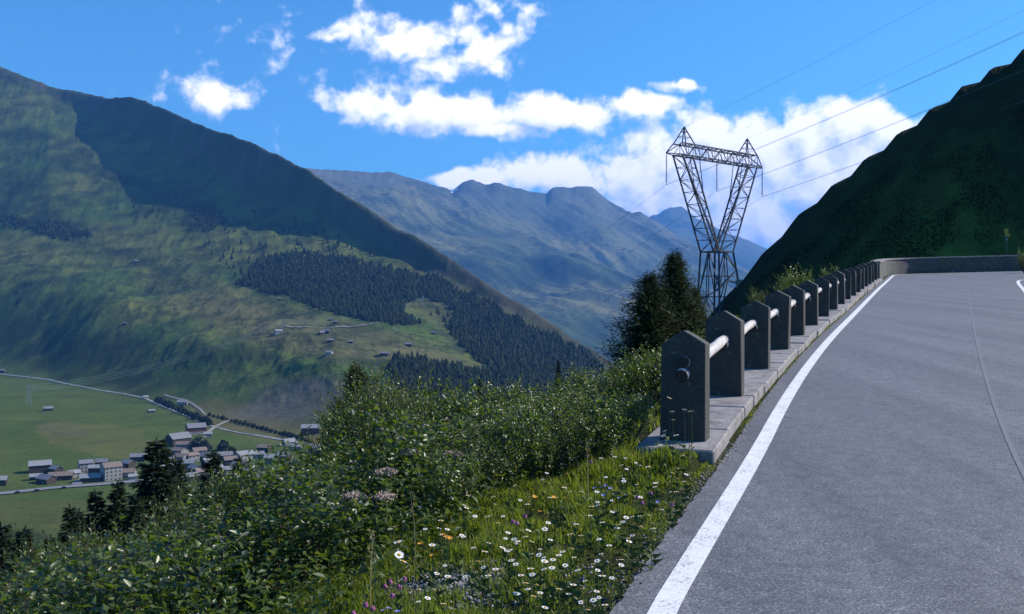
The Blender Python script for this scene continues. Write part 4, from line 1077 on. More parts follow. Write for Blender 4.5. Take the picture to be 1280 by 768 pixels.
# ------------------------------------------------------------------ flowers, one by one
M_petal = simple('daisy_petal', (0.66, 0.66, 0.68), (0.8, 0.8, 0.82), 40, 0.6, bmp=0)
M_disc = simple('daisy_disc', (0.5, 0.28, 0.02), (0.65, 0.38, 0.03), 80, 0.7, bmp=0)
M_stalk = simple('flower_stalk', (0.05, 0.08, 0.02), (0.09, 0.12, 0.03), 30, 0.7, bmp=0)
M_clover = simple('clover_bloom', (0.22, 0.05, 0.14), (0.38, 0.12, 0.27), 90, 0.7, bmp=0)
M_orange = simple('orange_bloom', (0.50, 0.20, 0.02), (0.64, 0.32, 0.04), 60, 0.7, bmp=0)
M_blue = simple('blue_bloom', (0.14, 0.15, 0.38), (0.28, 0.28, 0.52), 60, 0.7, bmp=0)
M_umbel = simple('umbel_bloom', (0.36, 0.26, 0.20), (0.54, 0.41, 0.34), 60, 0.8, bmp=0)
M_straw = simple('dry_straw', (0.26, 0.20, 0.10), (0.38, 0.30, 0.16), 40, 0.8, bmp=0)
def petal_mesh(name, n, r, wd, cup, inner=0.25):
    v = []; f = []
    for k in range(n):
        a = 2 * math.pi * k / n; w_ = wd * 0.5; b = len(v); jr = r * (0.92 + 0.14 * ((k * 7) % 3) / 2)
        for rr_, ww, zz in ((inner * r, w_ * 0.5, 0), (0.7 * jr, w_, cup * 0.5 * r), (jr, w_ * 0.45, cup * r)):
            for s in (-1, 1):
                v.append((math.cos(a) * rr_ - math.sin(a) * ww * s, math.sin(a) * rr_ + math.cos(a) * ww * s, zz))
        f += [(b, b + 1, b + 3, b + 2), (b + 2, b + 3, b + 5, b + 4)]
    return new_mesh(name, v, f)
def dome(name, r, hgt, n=8, rings=3, jag=0.0, seed=0):
    rr = random.Random(seed); v = [(0, 0, hgt)]; f = []
    for k in range(1, rings + 1):
        t = k / rings * math.pi / 2 * 1.25
        for i in range(n):
            a = 2 * math.pi * i / n; q = 1 + rr.uniform(-jag, jag)
            v.append((math.sin(t) * r * q * math.cos(a), math.sin(t) * r * q * math.sin(a), math.cos(t) * hgt * q))
    for i in range(n): f.append((0, 1 + i, 1 + (i + 1) % n))
    for k in range(rings - 1):
        for i in range(n):
            a = 1 + k * n + i; b = 1 + k * n + (i + 1) % n; f.append((a, a + n, b + n, b))
    return new_mesh(name, v, f)
PETALS = petal_mesh('petals', 16, 0.0175, 0.0066, 0.12); DISC = dome('disc', 0.0075, 0.004)
CLOV = dome('bloom', 0.012, 0.015, 10, 5, 0.18, 2); ORA = petal_mesh('bloom', 18, 0.013, 0.006, 0.3, 0.05); BLU = petal_mesh('bloom', 6, 0.011, 0.009, 0.35, 0.1)
STALKS = {}
def stalk_mesh(h):
    k = round(h, 2)
    if k not in STALKS:
        mb = MB(); mb.tube([(0, 0, 0), (0.006, 0.003, k * 0.5), (0, 0, k)], [0.0022, 0.0018, 0.0014], 4, False)
        for q in range(3):
            mb.add([(0, 0, k * 0.12 * q), (0.02, 0.006 * (q - 1), k * 0.12 * q + 0.025), (0.045 * (1 if q % 2 else -1), 0.012, k * 0.12 * q + 0.035)], [(0, 1, 2)])
        STALKS[k] = mb.mesh('stalk'); STALKS[k].materials.append(M_stalk)
    return STALKS[k]
for me, m_ in ((PETALS, M_petal), (DISC, M_disc), (CLOV, M_clover), (ORA, M_orange), (BLU, M_blue)): me.materials.append(m_)
def flower(name, px, py, h, blooms, label, group, tilt=0.5, sc=1.0):
    p = ground_hit(px, py, h)
    if p is None: return
    o = empty(name, p, random.uniform(0, 6.28)); tag(o, label, 'flower', group)
    link('stalk', stalk_mesh(h), None, o)
    tz = (random.uniform(-tilt, tilt), random.uniform(-tilt, tilt), random.uniform(0, 6.28))
    for nm, me in blooms:
        b = link(nm, me, None, o, (0, 0, round(h, 2) + (0.0015 if nm == 'disc' else 0))); b.rotation_euler = tz; b.scale = (sc,) * 3
random.seed(77)
def q6(x, y): return (400 + x / 2.272, 430 + y / 2.272)
DA = [(905, 345), (858, 345), (1015, 355), (1042, 375), (990, 390), (863, 392), (930, 350), (345, 372), (345, 503), (320, 575), (360, 520), (420, 430), (443, 487), (492, 437), (570, 445), (590, 455), (415, 470), (755, 490), (800, 508), (848, 515),
      (868, 495), (830, 478), (885, 495), (717, 515), (710, 545), (740, 545), (793, 558), (655, 558), (585, 550), (563, 562), (520, 580), (540, 590), (638, 620), (640, 640), (660, 635), (695, 632), (720, 610), (715, 585), (570, 660), (602, 657), (640, 750),
      (720, 690), (470, 592), (435, 580), (330, 652), (362, 662), (630, 388), (680, 463), (740, 422), (765, 440), (785, 450), (700, 370), (725, 325), (660, 350), (690, 345), (820, 570), (790, 620), (745, 700), (795, 725), (800, 665),
      (910, 520), (935, 380), (955, 395), (1000, 370), (770, 465), (810, 440), (845, 525), (690, 590), (625, 600), (545, 615), (600, 640), (560, 712), (590, 700), (760, 760), (810, 745), (880, 560), (890, 545), (500, 640), (480, 660), (950, 405), (900, 400)]
for x, y in DA:
    px, py = q6(x, y)
    flower('daisy', px + random.uniform(-1, 1), py + random.uniform(-1, 1), random.uniform(0.10, 0.24), (('petals', PETALS), ('disc', DISC)), 'white daisy scattered over the grassy verge', 'daisies in the verge', 0.32, random.uniform(0.75, 1.05))
for k in range(150):
    px = random.uniform(520, 885); py = random.uniform(565, 755)
    if px > 893 - (py - 560) * 0.52 - 12 or px < 470 + max(0, (690 - py)) * 0.9: continue
    flower('daisy', px, py, random.uniform(0.10, 0.26), (('petals', PETALS), ('disc', DISC)), 'white daisy scattered over the grassy verge', 'daisies in the verge', 0.35, random.uniform(0.6, 0.95))
for x, y, h in ((992, 155, .42), (1035, 188, .38), (1048, 215, .36), (1055, 232, .33), (1003, 217, .35), (1000, 195, .38), (980, 250, .30), (985, 275, .26), (975, 262, .28), (1012, 262, .3), (1020, 285, .24), (968, 290, .2)):
    px, py = q6(x, y); flower('daisy', px, py, h, (('petals', PETALS), ('disc', DISC)), 'long stemmed daisy standing in front of the first stone post', 'daisies in front of the first post', 0.5, 1.15)
for x, y, h in ((210, 522, .4), (222, 565, .36), (225, 600, .34), (235, 620, .3)):
    px, py = q6(x, y); flower('daisy', px, py, h, (('petals', PETALS), ('disc', DISC)), 'tall daisy in front of the dark gap in the thicket', 'daisies against the dark thicket', 0.6, 1.25)
for x, y in ((548, 505), (185, 690), (205, 718), (240, 670), (130, 742), (95, 765), (225, 690), (200, 675), (583, 490), (770, 335), (915, 455), (1000, 458), (940, 425), (150, 752), (900, 440), (560, 512)):
    px, py = q6(x, y); flower('clover', px, py, random.uniform(0.08, 0.18), (('bloom', CLOV),), 'purple clover bloom in the verge grass', 'clover in the verge', 0.3, 0.95)
for x, y in ((345, 530), (285, 570), (300, 575), (360, 550), (610, 435), (690, 410), (700, 440), (320, 600), (350, 545), (370, 555), (625, 478), (665, 437), (380, 515)):
    px, py = q6(x, y); flower('hawkweed', px, py, random.uniform(0.12, 0.26), (('bloom', ORA),), 'orange hawkweed bloom at the edge of the thicket', 'hawkweed at the thicket edge', 0.5, 1.2)
for x, y in ((800, 410), (815, 420), (835, 430), (850, 440), (790, 420), (960, 450), (195, 757), (220, 760), (180, 760), (825, 410), (805, 432), (845, 425), (780, 412), (868, 430), (812, 402)):
    px, py = q6(x, y); flower('bluebell', px, py, random.uniform(0.12, 0.2), (('bloom', BLU),), 'small blue flower in the verge grass', 'blue flowers in the verge', 0.4, 1.3)

# umbels: flat heads over branching stalks
def umbel(px, py, Y, r, label):
    x = (px - CX) / F * Y; z0 = float(near_z(np.array([x]), np.array([float(Y)]))[0]); zt = EYE + (CY - py) / F * Y; h = max(zt - z0, 0.3)
    o = empty('umbel_plant', (x, Y, z0)); tag(o, label, 'plant')
    rr = random.Random(px); s = MB(); s.tube([(0, 0, 0), (0.01, 0, h * 0.5), (0, 0, h - r * 0.6)], [0.008, 0.006, 0.004], 5, False); v = []
    pos = []
    for k in range(22):
        a = rr.uniform(0, 6.28); q = r * math.sqrt(rr.random()); tip = (math.cos(a) * q, math.sin(a) * q, h - 0.35 * q * q / r)
        s.tube([(0, 0, h - r * 0.6), tip], [0.002, 0.0014], 3, False)
        for j in range(22):
            pos.append((tip[0] + rr.gauss(0, 0.012), tip[1] + rr.gauss(0, 0.012), tip[2] + rr.gauss(0, 0.006)))
    s.build('stalk', M_stalk, o); n = len(pos); v, f = leaves_mesh(np.array(pos), rvec(n), rvec(n), [0.011] * n, [0.010] * n)
    link('bloom', new_mesh('bloom', v, f), M_umbel, o)
    l = MB(); n = 40; pz = np.stack([RNG.normal(size=n) * 0.03, RNG.normal(size=n) * 0.03, RNG.uniform(0.05, h * 0.8, n)], 1); ax = rvec(n); ax[:, 2] *= 0.4
    v, f = leaves_mesh(pz, ax, rvec(n) * 0.4 + np.array((0, 0, 1)), [0.09] * n, [0.05] * n); link('foliage', new_mesh('foliage', v, f), ML_h, o)
umbel(511, 562, 6.6, 0.075, 'brownish umbel plant, left of the two level heads over the thicket')
umbel(565, 565, 6.7, 0.075, 'brownish umbel plant, right of the two level heads over the thicket')
umbel(483, 587, 6.0, 0.06, 'pale umbel plant below and left of the two level heads')
umbel(442, 617, 5.4, 0.06, 'pale umbel plant farthest left among the umbels')
umbel(482, 618, 5.4, 0.055, 'small umbel plant right of the farthest left one')
umbel(686, 553, 7.2, 0.05, 'whitish umbel plant in the thicket well left of the first post')
umbel(715, 549, 7.6, 0.05, 'whitish umbel plant nearest the left corner of the stone footing')
# dry stalks
for px, py in ((463, 700), (470, 705), (520, 640), (735, 560), (140, 700), (235, 722)):
    p = ground_hit(px, py + 60, 0.05)
    if p is None: continue
    mb = MB(); h = 0.42; mb.tube([(0, 0, 0), (0.01, 0, h * 0.6), (0.03, 0.01, h)], [0.0028, 0.002, 0.001], 4, False)
    o = empty('dry_grass_stalk', p, random.uniform(0, 6)); tag(o, 'tall straw coloured grass stalk at the thicket edge', 'grass stalk', 'dry stalks at the thicket edge')
    mb.build('stalk', M_straw, o)
    n = 34; pz = np.stack([np.full(n, 0.02) + RNG.normal(size=n) * 0.008, RNG.normal(size=n) * 0.008, RNG.uniform(h * 0.68, h, n)], 1)
    ax = rvec(n); ax[:, 2] = 1.5; v, f = leaves_mesh(pz, ax, rvec(n), [0.016] * n, [0.005] * n); link('seed_head', new_mesh('seed_head', v, f), M_straw, o)

# ------------------------------------------------------------------ conifers
def conifer(h, r, whorls, per, sprays, spray, seed, droop=0.35, irreg=0.35, low=0.04, shape=0.85, messy=0.0):
    rr = random.Random(seed); tr = MB(); tr.tube([(0, 0, -0.6), (0, 0, h * 0.5), (0, 0, h * 0.98)], [h * 0.014, h * 0.009, h * 0.0015], 7, False)
    pos = []; ax = []; nr = []; Ls = []; Ws = []
    for k in range(whorls):
        t = low + (1 - low) * (k / whorls) ** 0.92; z = h * t; Lb = r * (1 - t) ** shape + r * 0.05
        for b in range(max(3, int(per * (1 - 0.4 * t)))):
            if rr.random() < 0.10: continue
            a = rr.uniform(0, 6.283); L = Lb * rr.uniform(1 - irreg, 1 + irreg * 0.5); dz = -droop * (1 - t) + 0.25 * t
            zz = z + rr.uniform(-0.5, 0.5) * h / whorls
            tr.tube([(0, 0, zz), (math.cos(a) * L * 0.95, math.sin(a) * L * 0.95, zz + dz * L * 0.8)], [h * 0.0022, h * 0.0006], 3, False)
            for s in range(sprays):
                q = (s + rr.random()) / sprays; q = 0.12 + 0.88 * q
                p = Vector((math.cos(a) * L * q, math.sin(a) * L * q, zz + dz * L * q + 0.10 * L * q * q + messy * rr.gauss(0, 0.14)))
                sd_ = rr.choice((-1, 1)); th = a + sd_ * rr.uniform(0.3, 1.15)
                d = Vector((math.cos(th), math.sin(th), dz * 0.6 + rr.uniform(-0.35, 0.15) + messy * rr.gauss(0.15, 0.5)))
                l = spray * rr.uniform(0.6, 1.2) * (0.7 + 0.5 * (1 - q)) * (0.45 + 0.55 * (1 - t))
                pos.append(p); ax.append(d); nr.append(Vector((rr.uniform(-.4, .4), rr.uniform(-.4, .4), 1))); Ls.append(l); Ws.append(l * rr.uniform(0.22, 0.36))
    for s in range(6):
        pos.append(Vector((0, 0, h * (0.95 + 0.008 * s)))); ax.append(Vector((rr.uniform(-.3, .3), rr.uniform(-.3, .3), 1))); nr.append(Vector((1, 0, 0.1))); Ls.append(spray * 0.5); Ws.append(spray * 0.1)
    v, f = leaves_mesh(np.array(pos), np.array(ax), np.array(nr), Ls, Ws, 0.15)
    return tr.mesh('trunk'), new_mesh('crown', v, f)
CON = []
for k, (h, r, wh, pe, spn, sl_) in enumerate(((17, 3.9, 52, 14, 14, 1.35), (14, 3.0, 46, 13, 13, 1.15), (11, 2.5, 38, 13, 12, 1.05))):
    a, b = conifer(h, r, wh, pe, spn, sl_, 500 + k); a.materials.append(M_bark); b.materials.append(ML_s); CON.append((h, a, b))
def spruce(px, ytop, Y, k, label, wide=1.0, group=None, name='spruce'):
    x = (px - CX) / F * Y; z = float(near_z(np.array([x]), np.array([float(Y)]))[0]); top = EYE + (CY - ytop) / F * Y; h0, a, b = CON[k]
    s = (top - z) / h0; o = empty(name, (x, Y, z), px * 0.37); o.scale = (s * wide, s * wide, s); tag(o, label, 'tree', group)
    link('trunk', a, None, o); link('crown', b, None, o); return o
spruce(196, 550, 72, 0, 'largest dark spruce in front of the village', 1.25)
spruce(218, 574, 78, 1, 'dark spruce close on the right of the largest spruce', 1.25)
spruce(266, 566, 70, 1, 'dark spruce in front of the middle of the village', 1.2)
spruce(297, 572, 74, 1, 'slim spruce right of the one before the middle of the village', 0.7)
spruce(120, 614, 66, 1, 'slim spruce, left of the close pair below the valley road', 1.0)
spruce(147, 603, 66, 1, 'slim spruce, right of the close pair below the valley road', 1.0)
spruce(88, 634, 58, 2, 'small spruce with paired tip, left of the slim pair', 0.9)
spruce(98, 640, 60, 2, 'small spruce half hidden behind the paired tips', 0.9)
spruce(30, 662, 46, 2, 'dark spruce by the left edge, right of the one cut off by it', 1.15)
spruce(2, 656, 48, 2, 'dark spruce cut off by the left edge of the photo', 1.2)
spruce(62, 672, 50, 2, 'low dark spruce between the left edge trees and the paired tips', 0.9)
spruce(170, 620, 60, 2, 'short dark spruce below the largest spruce on its left', 1.0)
spruce(240, 612, 58, 2, 'short dark spruce between the two spruces before the village', 1.1)
spruce(698, 452, 34, 2, 'small spruce tip sticking up above the thicket, right of centre', 0.55)
spruce(600, 474, 36, 2, 'small conifer tip above the thicket at the centre', 0.5)
a, b = conifer(1.0 * 5.2, 1.9, 50, 17, 26, 0.36, 611, droop=0.05, irreg=0.45, shape=0.62, messy=1.0); a.materials.append(M_bark); b.materials.append(ML_l); CON.append((5.2, a, b))
a, b = conifer(1.0 * 4.6, 1.8, 48, 16, 26, 0.34, 612, droop=0.02, irreg=0.5, shape=0.58, messy=1.0); a.materials.append(M_bark); b.materials.append(ML_l); CON.append((4.6, a, b))
spruce(446, 462, 13.5, 4, 'dark soft conifer beside the tall shrub left of centre', 0.75, name='larch')
spruce(424, 506, 14.0, 4, 'lower dark conifer left of the soft one beside the tall shrub', 0.5, name='larch')
spruce(844, 319, 38, 3, 'dark bushy larch with ragged top in front of the tall pylon', 1.1, name='larch')
spruce(812, 346, 36, 4, 'dark bushy larch, lower and left of the one before the pylon', 1.25, name='larch')
spruce(868, 362, 40, 4, 'small dark larch between the ragged larch and the posts', 0.9, name='larch')

# mountain forest: single trees on the grass are things, the closed wood is one mass
def tiny_tree(seed, n=7):
    rr = random.Random(seed); v = []; f = []
    for k, (z0, z1, r) in enumerate(((0.06, 0.55, 0.20), (0.30, 0.80, 0.15), (0.58, 1.0, 0.09))):
        b = len(v); v.append((0, 0, z1))
        for i in range(n):
            a = 6.283 * i / n + k; q = r * rr.uniform(0.65, 1.15); v.append((q * math.cos(a), q * math.sin(a), z0 + rr.uniform(-0.06, 0.04)))
        for i in range(n): f.append((b, b + 1 + i, b + 1 + (i + 1) % n))
    b = len(v); v += [(0.02, 0, -0.05), (-0.01, 0.017, -0.05), (-0.01, -0.017, -0.05), (0, 0, 0.4)]; f += [(b, b + 1, b + 3), (b + 1, b + 2, b + 3), (b + 2, b, b + 3)]
    return np.array(v), f
M_forest = leaf_mat('mountain_spruce', [(0.0, (0.007, 0.013, 0.006)), (0.6, (0.013, 0.022, 0.009)), (1.0, (0.026, 0.036, 0.013))], (0.02, 0.03, 0.01), 0.05, 0.9, 0.1)
TT = [tiny_tree(900 + k) for k in range(4)]
TM = [new_mesh('mountain_spruce', v, f) for v, f in TT]
for me in TM: me.materials.append(M_forest)
def inpoly(x, y, poly):
    r = False; j = len(poly) - 1
    for i in range(len(poly)):
        a, b = poly[i], poly[j]
        if (a[1] > y) != (b[1] > y) and x < (b[0] - a[0]) * (y - a[1]) / (b[1] - a[1]) + a[0]: r = not r
        j = i
    return r
random.seed(99)
DENSE = [[(300, 352), (318, 330), (345, 322), (395, 318), (430, 322), (470, 330), (520, 342), (560, 352), (620, 384), (690, 420), (750, 455), (752, 478), (690, 492), (640, 494), (622, 470), (590, 444), (556, 416), (566, 400), (552, 378), (512, 376), (506, 392), (522, 404), (490, 407), (420, 391), (350, 371)],
         [(484, 458), (520, 450), (600, 466), (690, 478), (760, 476), (800, 500), (640, 520), (520, 500)],
         [(0, 270), (40, 276), (80, 278), (112, 288), (114, 298), (70, 300), (30, 290), (0, 284)],
         [(238, 262), (262, 258), (278, 276), (270, 290), (244, 284)]]
SPARSE = [([(200, 245), (250, 235), (300, 262), (400, 282), (470, 312), (520, 340), (430, 335), (330, 335), (270, 330), (230, 290)], 200), ([(160, 252), (190, 250), (192, 275), (168, 272)], 10), ([(520, 378), (565, 384), (560, 410), (530, 402)], 7), ([(280, 330), (330, 330), (340, 372), (290, 356)], 28), ([(330, 330), (440, 325), (430, 360), (350, 355)], 30)]
LT = 'single dark spruce dotted on the grassy left mountainside'
cnt = 0
def tree_px(px, py, h):
    p = vcast(px, py)
    return None if p is None or p.y > 5400 else p
for poly, n in SPARSE:
    x0, x1 = min(p[0] for p in poly), max(p[0] for p in poly); y0, y1 = min(p[1] for p in poly), max(p[1] for p in poly); k = 0; tries = 0
    while k < n and tries < 8000:
        tries += 1
        px, py = random.uniform(x0, x1), random.uniform(y0, y1)
        if not inpoly(px, py, poly): continue
        if vnoise(np.array([px / 22.0]), np.array([py / 12.0]), 41)[0] < random.uniform(0.2, 0.62): continue
        p = tree_px(px, py, 0)
        if p is None: continue
        o = link('mountain_spruce', TM[cnt % 4], None, None, p); s = random.uniform(10, 24); o.scale = (s * random.uniform(1.0, 1.5),) * 2 + (s,); o.rotation_euler = (0, 0, random.uniform(0, 6.28))
        tag(o, LT, 'tree', 'single spruces on the left mountainside'); k += 1; cnt += 1
print('single trees', cnt)
parts = []
for poly, step in zip(DENSE, (2.5, 2.8, 2.8, 2.8)):
    x0, x1 = min(p[0] for p in poly), max(p[0] for p in poly); y0, y1 = min(p[1] for p in poly), max(p[1] for p in poly)
    py = y0
    while py < y1:
        px = x0
        while px < x1:
            a, b = px + random.uniform(-3, 3), py + random.uniform(-2.2, 2.2); ja, jb = a + 14 * (vnoise(np.array([a / 17.0]), np.array([b / 11.0]), 61)[0] - .5), b + 9 * (vnoise(np.array([a / 17.0]), np.array([b / 11.0]), 62)[0] - .5)
            if inpoly(ja, jb, poly) and random.random() < 0.93:
                p = tree_px(a, b, 0)
                if p is not None:
                    s = random.uniform(6, 14) + 8 * random.random() ** 4; wd = random.uniform(1.5, 2.4); v, f = random.choice(TT); an = random.uniform(0, 6.28); ca, sa = math.cos(an), math.sin(an)
                    vv = np.stack([(v[:, 0] * ca - v[:, 1] * sa) * s * wd + p.x, (v[:, 0] * sa + v[:, 1] * ca) * s * wd + p.y, v[:, 2] * s + p.z], 1)
                    parts.append((vv, np.array(f)))
            px += step
        py += step * 0.55
v, f = merge(parts); print('forest trees', len(parts))
tag(link('forest', new_mesh('forest', v, f), M_forest), 'closed dark spruce forest on the lower right of the left mountain', 'forest', kind='stuff')
# bushes along the river and in the village
def round_bush(px, py, s, label, group):
    p = vcast(px, py)
    if p is None: return
    rr = random.Random(int(px * 7)); n = 260; d = rvec(n); d[:, 2] = np.abs(d[:, 2]); pos = d * RNG.uniform(0.6, 1.0, (n, 1)) * np.array((s * 0.5, s * 0.5, s * 0.75)) + np.array((0, 0, s * 0.12))
    o = empty('tree', p); tag(o, label, 'tree', group)
    v, f = leaves_mesh(pos, rvec(n), d, [s * 0.28] * n, [s * 0.22] * n); link('crown', new_mesh('crown', v, f), ML_s, o)
    t = MB(); t.tube([(0, 0, -1), (0, 0, s * 0.45)], [s * 0.04, s * 0.03], 6); t.build('trunk', M_bark, o)
round_bush(246, 562, 15, 'round dark tree below the large red brown house', None); round_bush(256, 564, 14, 'round dark tree, right of the one below the red brown house', None); round_bush(279, 563, 13, 'dark tree standing alone right of the village houses', None)
round_bush(290, 567, 9, 'small dark tree beside the big grey roof in the village', None)
for k, (px, py) in enumerate([(198 + 4.0 * i, 503.5 + 1.78 * i) for i in range(17)]):
    round_bush(px, py, random.uniform(8, 13), 'low bush in the dark row along the river', 'riverside bushes')
for k, (px, py) in enumerate([(262 + 5.5 * i, 520.5 + 1.45 * i) for i in range(24)]):
    round_bush(px, py, random.uniform(5, 7.5), 'low bush in the hedge line beyond the river', 'hedge line bushes')

# ------------------------------------------------------------------ pylon
M_steel = simple('galvanised_steel', (0.045, 0.052, 0.070), (0.075, 0.085, 0.105), 2, 0.6, 0.3, bmp=0, metal=0.2)
M_insul = simple('insulator_glass', (0.05, 0.055, 0.07), (0.09, 0.10, 0.12), 5, 0.3, 0.5, bmp=0)
M_cable = simple('cable_alloy', (0.09, 0.095, 0.11), (0.13, 0.135, 0.15), 2, 0.5, bmp=0)
PC = Vector(((896 - CX) / F * 168.5, 168.5, 0.0)); AX = Vector((0.77, 0.64, 0)).normalized(); BX = Vector((-AX.y, AX.x, 0))
pyl = empty('pylon', PC); tag(pyl, 'tall steel lattice power pylon with wide crossarm beyond the fence', 'pylon')
def L3(a, b, z): return AX * a + BX * b + Vector((0, 0, z))
def lattice(mb, A, B, n, wch, wbr, horiz=True):
    """A, B: four corner points at each end; chords, X bracing and rings"""
    for i in range(4): mb.bar(A[i], B[i], wch)
    for k in range(n):
        t0, t1 = k / n, (k + 1) / n
        for i in range(4):
            j = (i + 1) % 4
            p0, p1 = A[i].lerp(B[i], t0), A[i].lerp(B[i], t1); q0, q1 = A[j].lerp(B[j], t0), A[j].lerp(B[j], t1)
            if (k + i) % 2: mb.bar(p0, q1, wbr)
            else: mb.bar(q0, p1, wbr)
            if horiz: mb.bar(p1, q1, wbr * 0.9)
zw = 11.6
corner = ((-1, -1), (1, -1), (1, 1), (-1, 1))
W4 = [L3(2.05 * i, 2.05 * j, zw) for i, j in corner]
def gz(a, b):
    p = PC + AX * a + BX * b; return float(near_z(np.array([p.x]), np.array([p.y]))[0])
mb = MB()
feet = []
for (i, j), wpt in zip(corner, W4):
    z = gz(2.75 * i, 2.75 * j) - 0.4; ft = L3(2.75 * i, 2.75 * j, z); feet.append(ft); mb.bar(ft, wpt, 0.30)
for lv in (0.30, 0.62):
    pts = [L3((2.75 + (2.05 - 2.75) * lv) * i, (2.75 + (2.05 - 2.75) * lv) * j, zw * lv) for i, j in corner]
    for k in range(4): mb.bar(pts[k], pts[(k + 1) % 4], 0.11)
for k in range(4):
    a, b = feet[k], feet[(k + 1) % 4]; c, d = W4[k], W4[(k + 1) % 4]; mm = (c + d) / 2
    lo_a = a.lerp(c, 0.42); lo_b = b.lerp(d, 0.42); m2 = (lo_a + lo_b) / 2
    for p, q in ((a, m2), (b, m2), (lo_a, mm), (lo_b, mm), (m2, mm), (lo_a, m2), (lo_b, m2)): mb.bar(p, q, 0.16)
    mb.bar(c, d, 0.22)
mb.build('leg_frame', M_steel, pyl)
ft = MB()
for p in feet: ft.box((p.x, p.y, p.z - 0.1), (0.9, 0.9, 1.6))
ft.build('footing', M_foot, pyl)
zb, zt = 28.1, 30.1
for sgn in (-1, 1):
    mb = MB()
    A = [L3(sgn * 2.05, -2.05, zw), L3(0, -0.7, zw), L3(0, 0.7, zw), L3(sgn * 2.05, 2.05, zw)]
    B = [L3(sgn * 10.9, -1.0, zb), L3(sgn * 8.0, -1.0, zb), L3(sgn * 8.0, 1.0, zb), L3(sgn * 10.9, 1.0, zb)]
    lattice(mb, A, B, 8, 0.23, 0.095)
    mb.bar(L3(sgn * 6.2, -1.0, zb), A[1].lerp(B[1], 0.62), 0.13); mb.bar(L3(sgn * 6.2, 1.0, zb), A[2].lerp(B[2], 0.62), 0.13)
    mb.build('arm', M_steel, pyl)
mb = MB(); HA = 13.9
for s in (-1, 1):
    mb.bar(L3(-HA, 0, zb), L3(-10.9, s, zb), 0.15); mb.bar(L3(HA, 0, zb), L3(10.9, s, zb), 0.15)
    mb.bar(L3(-HA, 0, zb), L3(-10.9, s, zt), 0.15); mb.bar(L3(HA, 0, zb), L3(10.9, s, zt), 0.15)
lattice(mb, [L3(-10.9, -1, zb), L3(-10.9, 1, zb), L3(-10.9, 1, zt), L3(-10.9, -1, zt)], [L3(10.9, -1, zb), L3(10.9, 1, zb), L3(10.9, 1, zt), L3(10.9, -1, zt)], 12, 0.21, 0.095)
mb.build('crossarm', M_steel, pyl)
for sgn in (-1, 1):
    mb = MB(); tip = L3(sgn * 9.1, 0, 33.2)
    for i, j in ((-1.7, -1), (1.7, -1), (1.7, 1), (-1.7, 1)): mb.bar(L3(sgn * 9.1 + i, j, zt), tip, 0.17)
    for t in (0.4, 0.7):
        q = [L3(sgn * 9.1 + i * (1 - t), j * (1 - t), zt + (33.2 - zt) * t) for i, j in ((-1.7, -1), (1.7, -1), (1.7, 1), (-1.7, 1))]
        for k in range(4): mb.bar(q[k], q[(k + 1) % 4], 0.07)
    mb.build('peak', M_steel, pyl)
for a in (-13.8, 0.0, 13.8):
    mb = MB(); z = zb; mb.tube([L3(a, 0, zb), L3(a, 0, zb - 5.4)], 0.05, 6)
    k = zb - 0.5
    while k > zb - 4.9:
        mb.tube([L3(a, 0, k), L3(a, 0, k - 0.06)], [0.06, 0.17], 8); k -= 0.17
    mb.bar(L3(a, 0, zb - 4.95) - AX * 0.35, L3(a, 0, zb - 4.95) + AX * 0.35, 0.07)
    mb.bar(L3(a, 0, zb - 5.4) - AX * 0.22, L3(a, 0, zb - 5.4) + AX * 0.22, 0.08)
    mb.build('insulator', M_insul, pyl)

def cable(p, q, sag, r, label, group, mat=M_cable, n=48):
    mb = MB(); pts = []
    for k in range(n + 1):
        t = k / n; c = p.lerp(q, t); c.z -= sag * 4 * t * (1 - t); pts.append(c - p)
    mb.tube(pts, r, 5)
    o = mb.build('power_cable', mat, None, p); tag(o, label, 'cable', group); return o
names = {-13.8: 'left end of the crossarm', 0.0: 'middle of the crossarm', 13.8: 'right end of the crossarm'}
for a, nm in names.items():
    for s in (-0.2, 0.2):
        p = PC + L3(a + s, 0, zb - 5.45)
        cable(p, p - BX * 230 + Vector((0, 0, 76)), 8, 0.02, 'power cable rising to the right from the insulator at the ' + nm, 'cables rising right from the ' + nm)
        cable(p, p + BX * 430 + Vector((0, 0, -150)), 14, 0.011, 'power cable dropping into the valley from the insulator at the ' + nm, 'cables dropping left from the ' + nm)
for s, nm in ((-9.1, 'left'), (9.1, 'right')):
    p = PC + L3(s, 0, 33.2)
    cable(p, p - BX * 230 + Vector((0, 0, 76)), 6, 0.014, 'thin earth wire rising from the %s peak of the pylon' % nm, 'earth wires')
    cable(p, p + BX * 430 + Vector((0, 0, -150)), 10, 0.007, 'thin earth wire dropping into the valley from the %s peak of the pylon' % nm, 'earth wires')

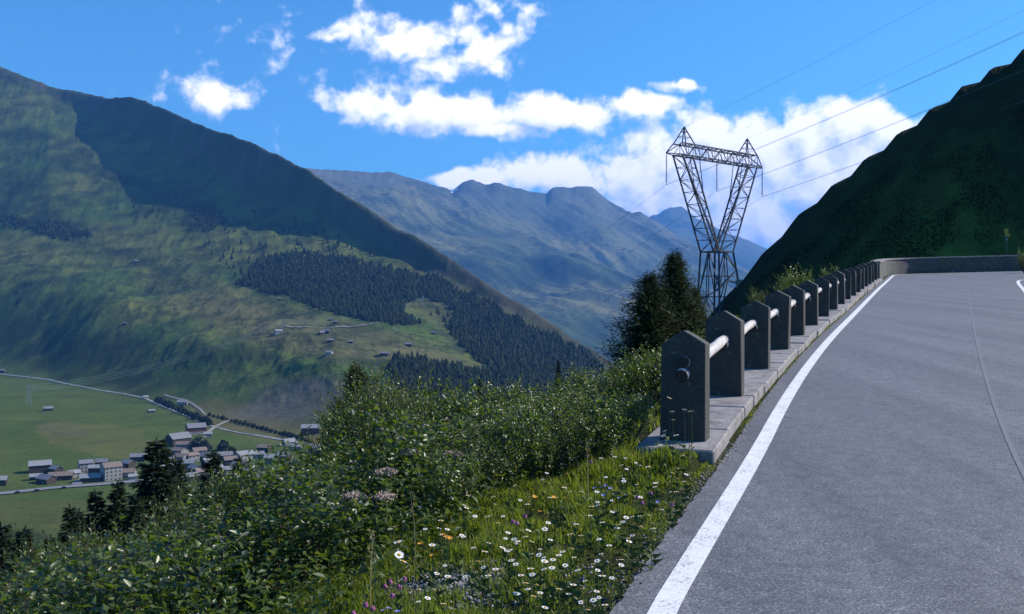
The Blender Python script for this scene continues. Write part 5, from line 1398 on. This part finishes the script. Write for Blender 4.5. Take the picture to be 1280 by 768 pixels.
# small pylons far across the valley
M_faint = simple('pale_steel', (0.22, 0.25, 0.26), (0.30, 0.33, 0.34), 1, bmp=0)
def far_pylon(px, py, h, label):
    p = vcast(px, py); o = empty('pylon', p, 0.4); tag(o, label, 'pylon')
    mb = MB(); A = [Vector((i * h * .1, j * h * .1, -1)) for i, j in corner]; B = [Vector((i * h * .02, j * h * .02, h)) for i, j in corner]; lattice(mb, A, B, 6, 0.35, 0.18); mb.build('mast', M_faint, o)
    c = MB()
    for z in (0.68, 0.82, 0.95): c.bar((-h * 0.17, 0, h * z), (h * 0.17, 0, h * z), 0.4)
    c.build('crossarm', M_faint, o); return p, h
fp = [far_pylon(529, 383, 26, 'faint far pylon at the forest clearing above the bench'), far_pylon(354, 414, 26, 'faint far pylon by the barn at the gravel lane'), far_pylon(36, 508, 38, 'pale far pylon standing in the green valley meadow')]
for (p, h), (q, h2) in zip(fp[:-1], fp[1:]):
    for z in (0.68, 0.82, 0.95):
        cable(p + Vector((0, 0, h * z)), q + Vector((0, 0, h2 * z)), 22, 0.11, 'faint pale cable strung between the far pylons over the slope', 'far valley cables', M_faint)

# ------------------------------------------------------------------ sign beyond the wall
sY = 63.0; sxp = (1258 - CX) / F * sY; gzv = float(near_z(np.array([sxp]), np.array([sY]))[0]); ztop = EYE + (CY - 286) / F * sY
sg = empty('road_sign', (sxp, sY, gzv)); tag(sg, 'yellow signboard on a thin pole behind the curved wall', 'sign')
M_yel = simple('yellow_board', (0.42, 0.24, 0.03), (0.52, 0.32, 0.05), 3, 0.5, bmp=0)
mb = MB(); mb.tube([(0, 0, -0.3), (0, 0, ztop - gzv)], 0.035, 8); mb.build('pole', M_steel, sg)
H_ = ztop - gzv
mb = MB(); mb.box((-0.03, -0.05, H_ - 0.16), (0.26, 0.025, 0.30)); mb.box((0.05, -0.052, H_ - 0.44), (0.34, 0.025, 0.20)); mb.build('board', M_yel, sg)
mb = MB(); mb.box((0.0, -0.05, H_ - 0.72), (0.12, 0.02, 0.16)); mb.build('plate', M_white, sg)
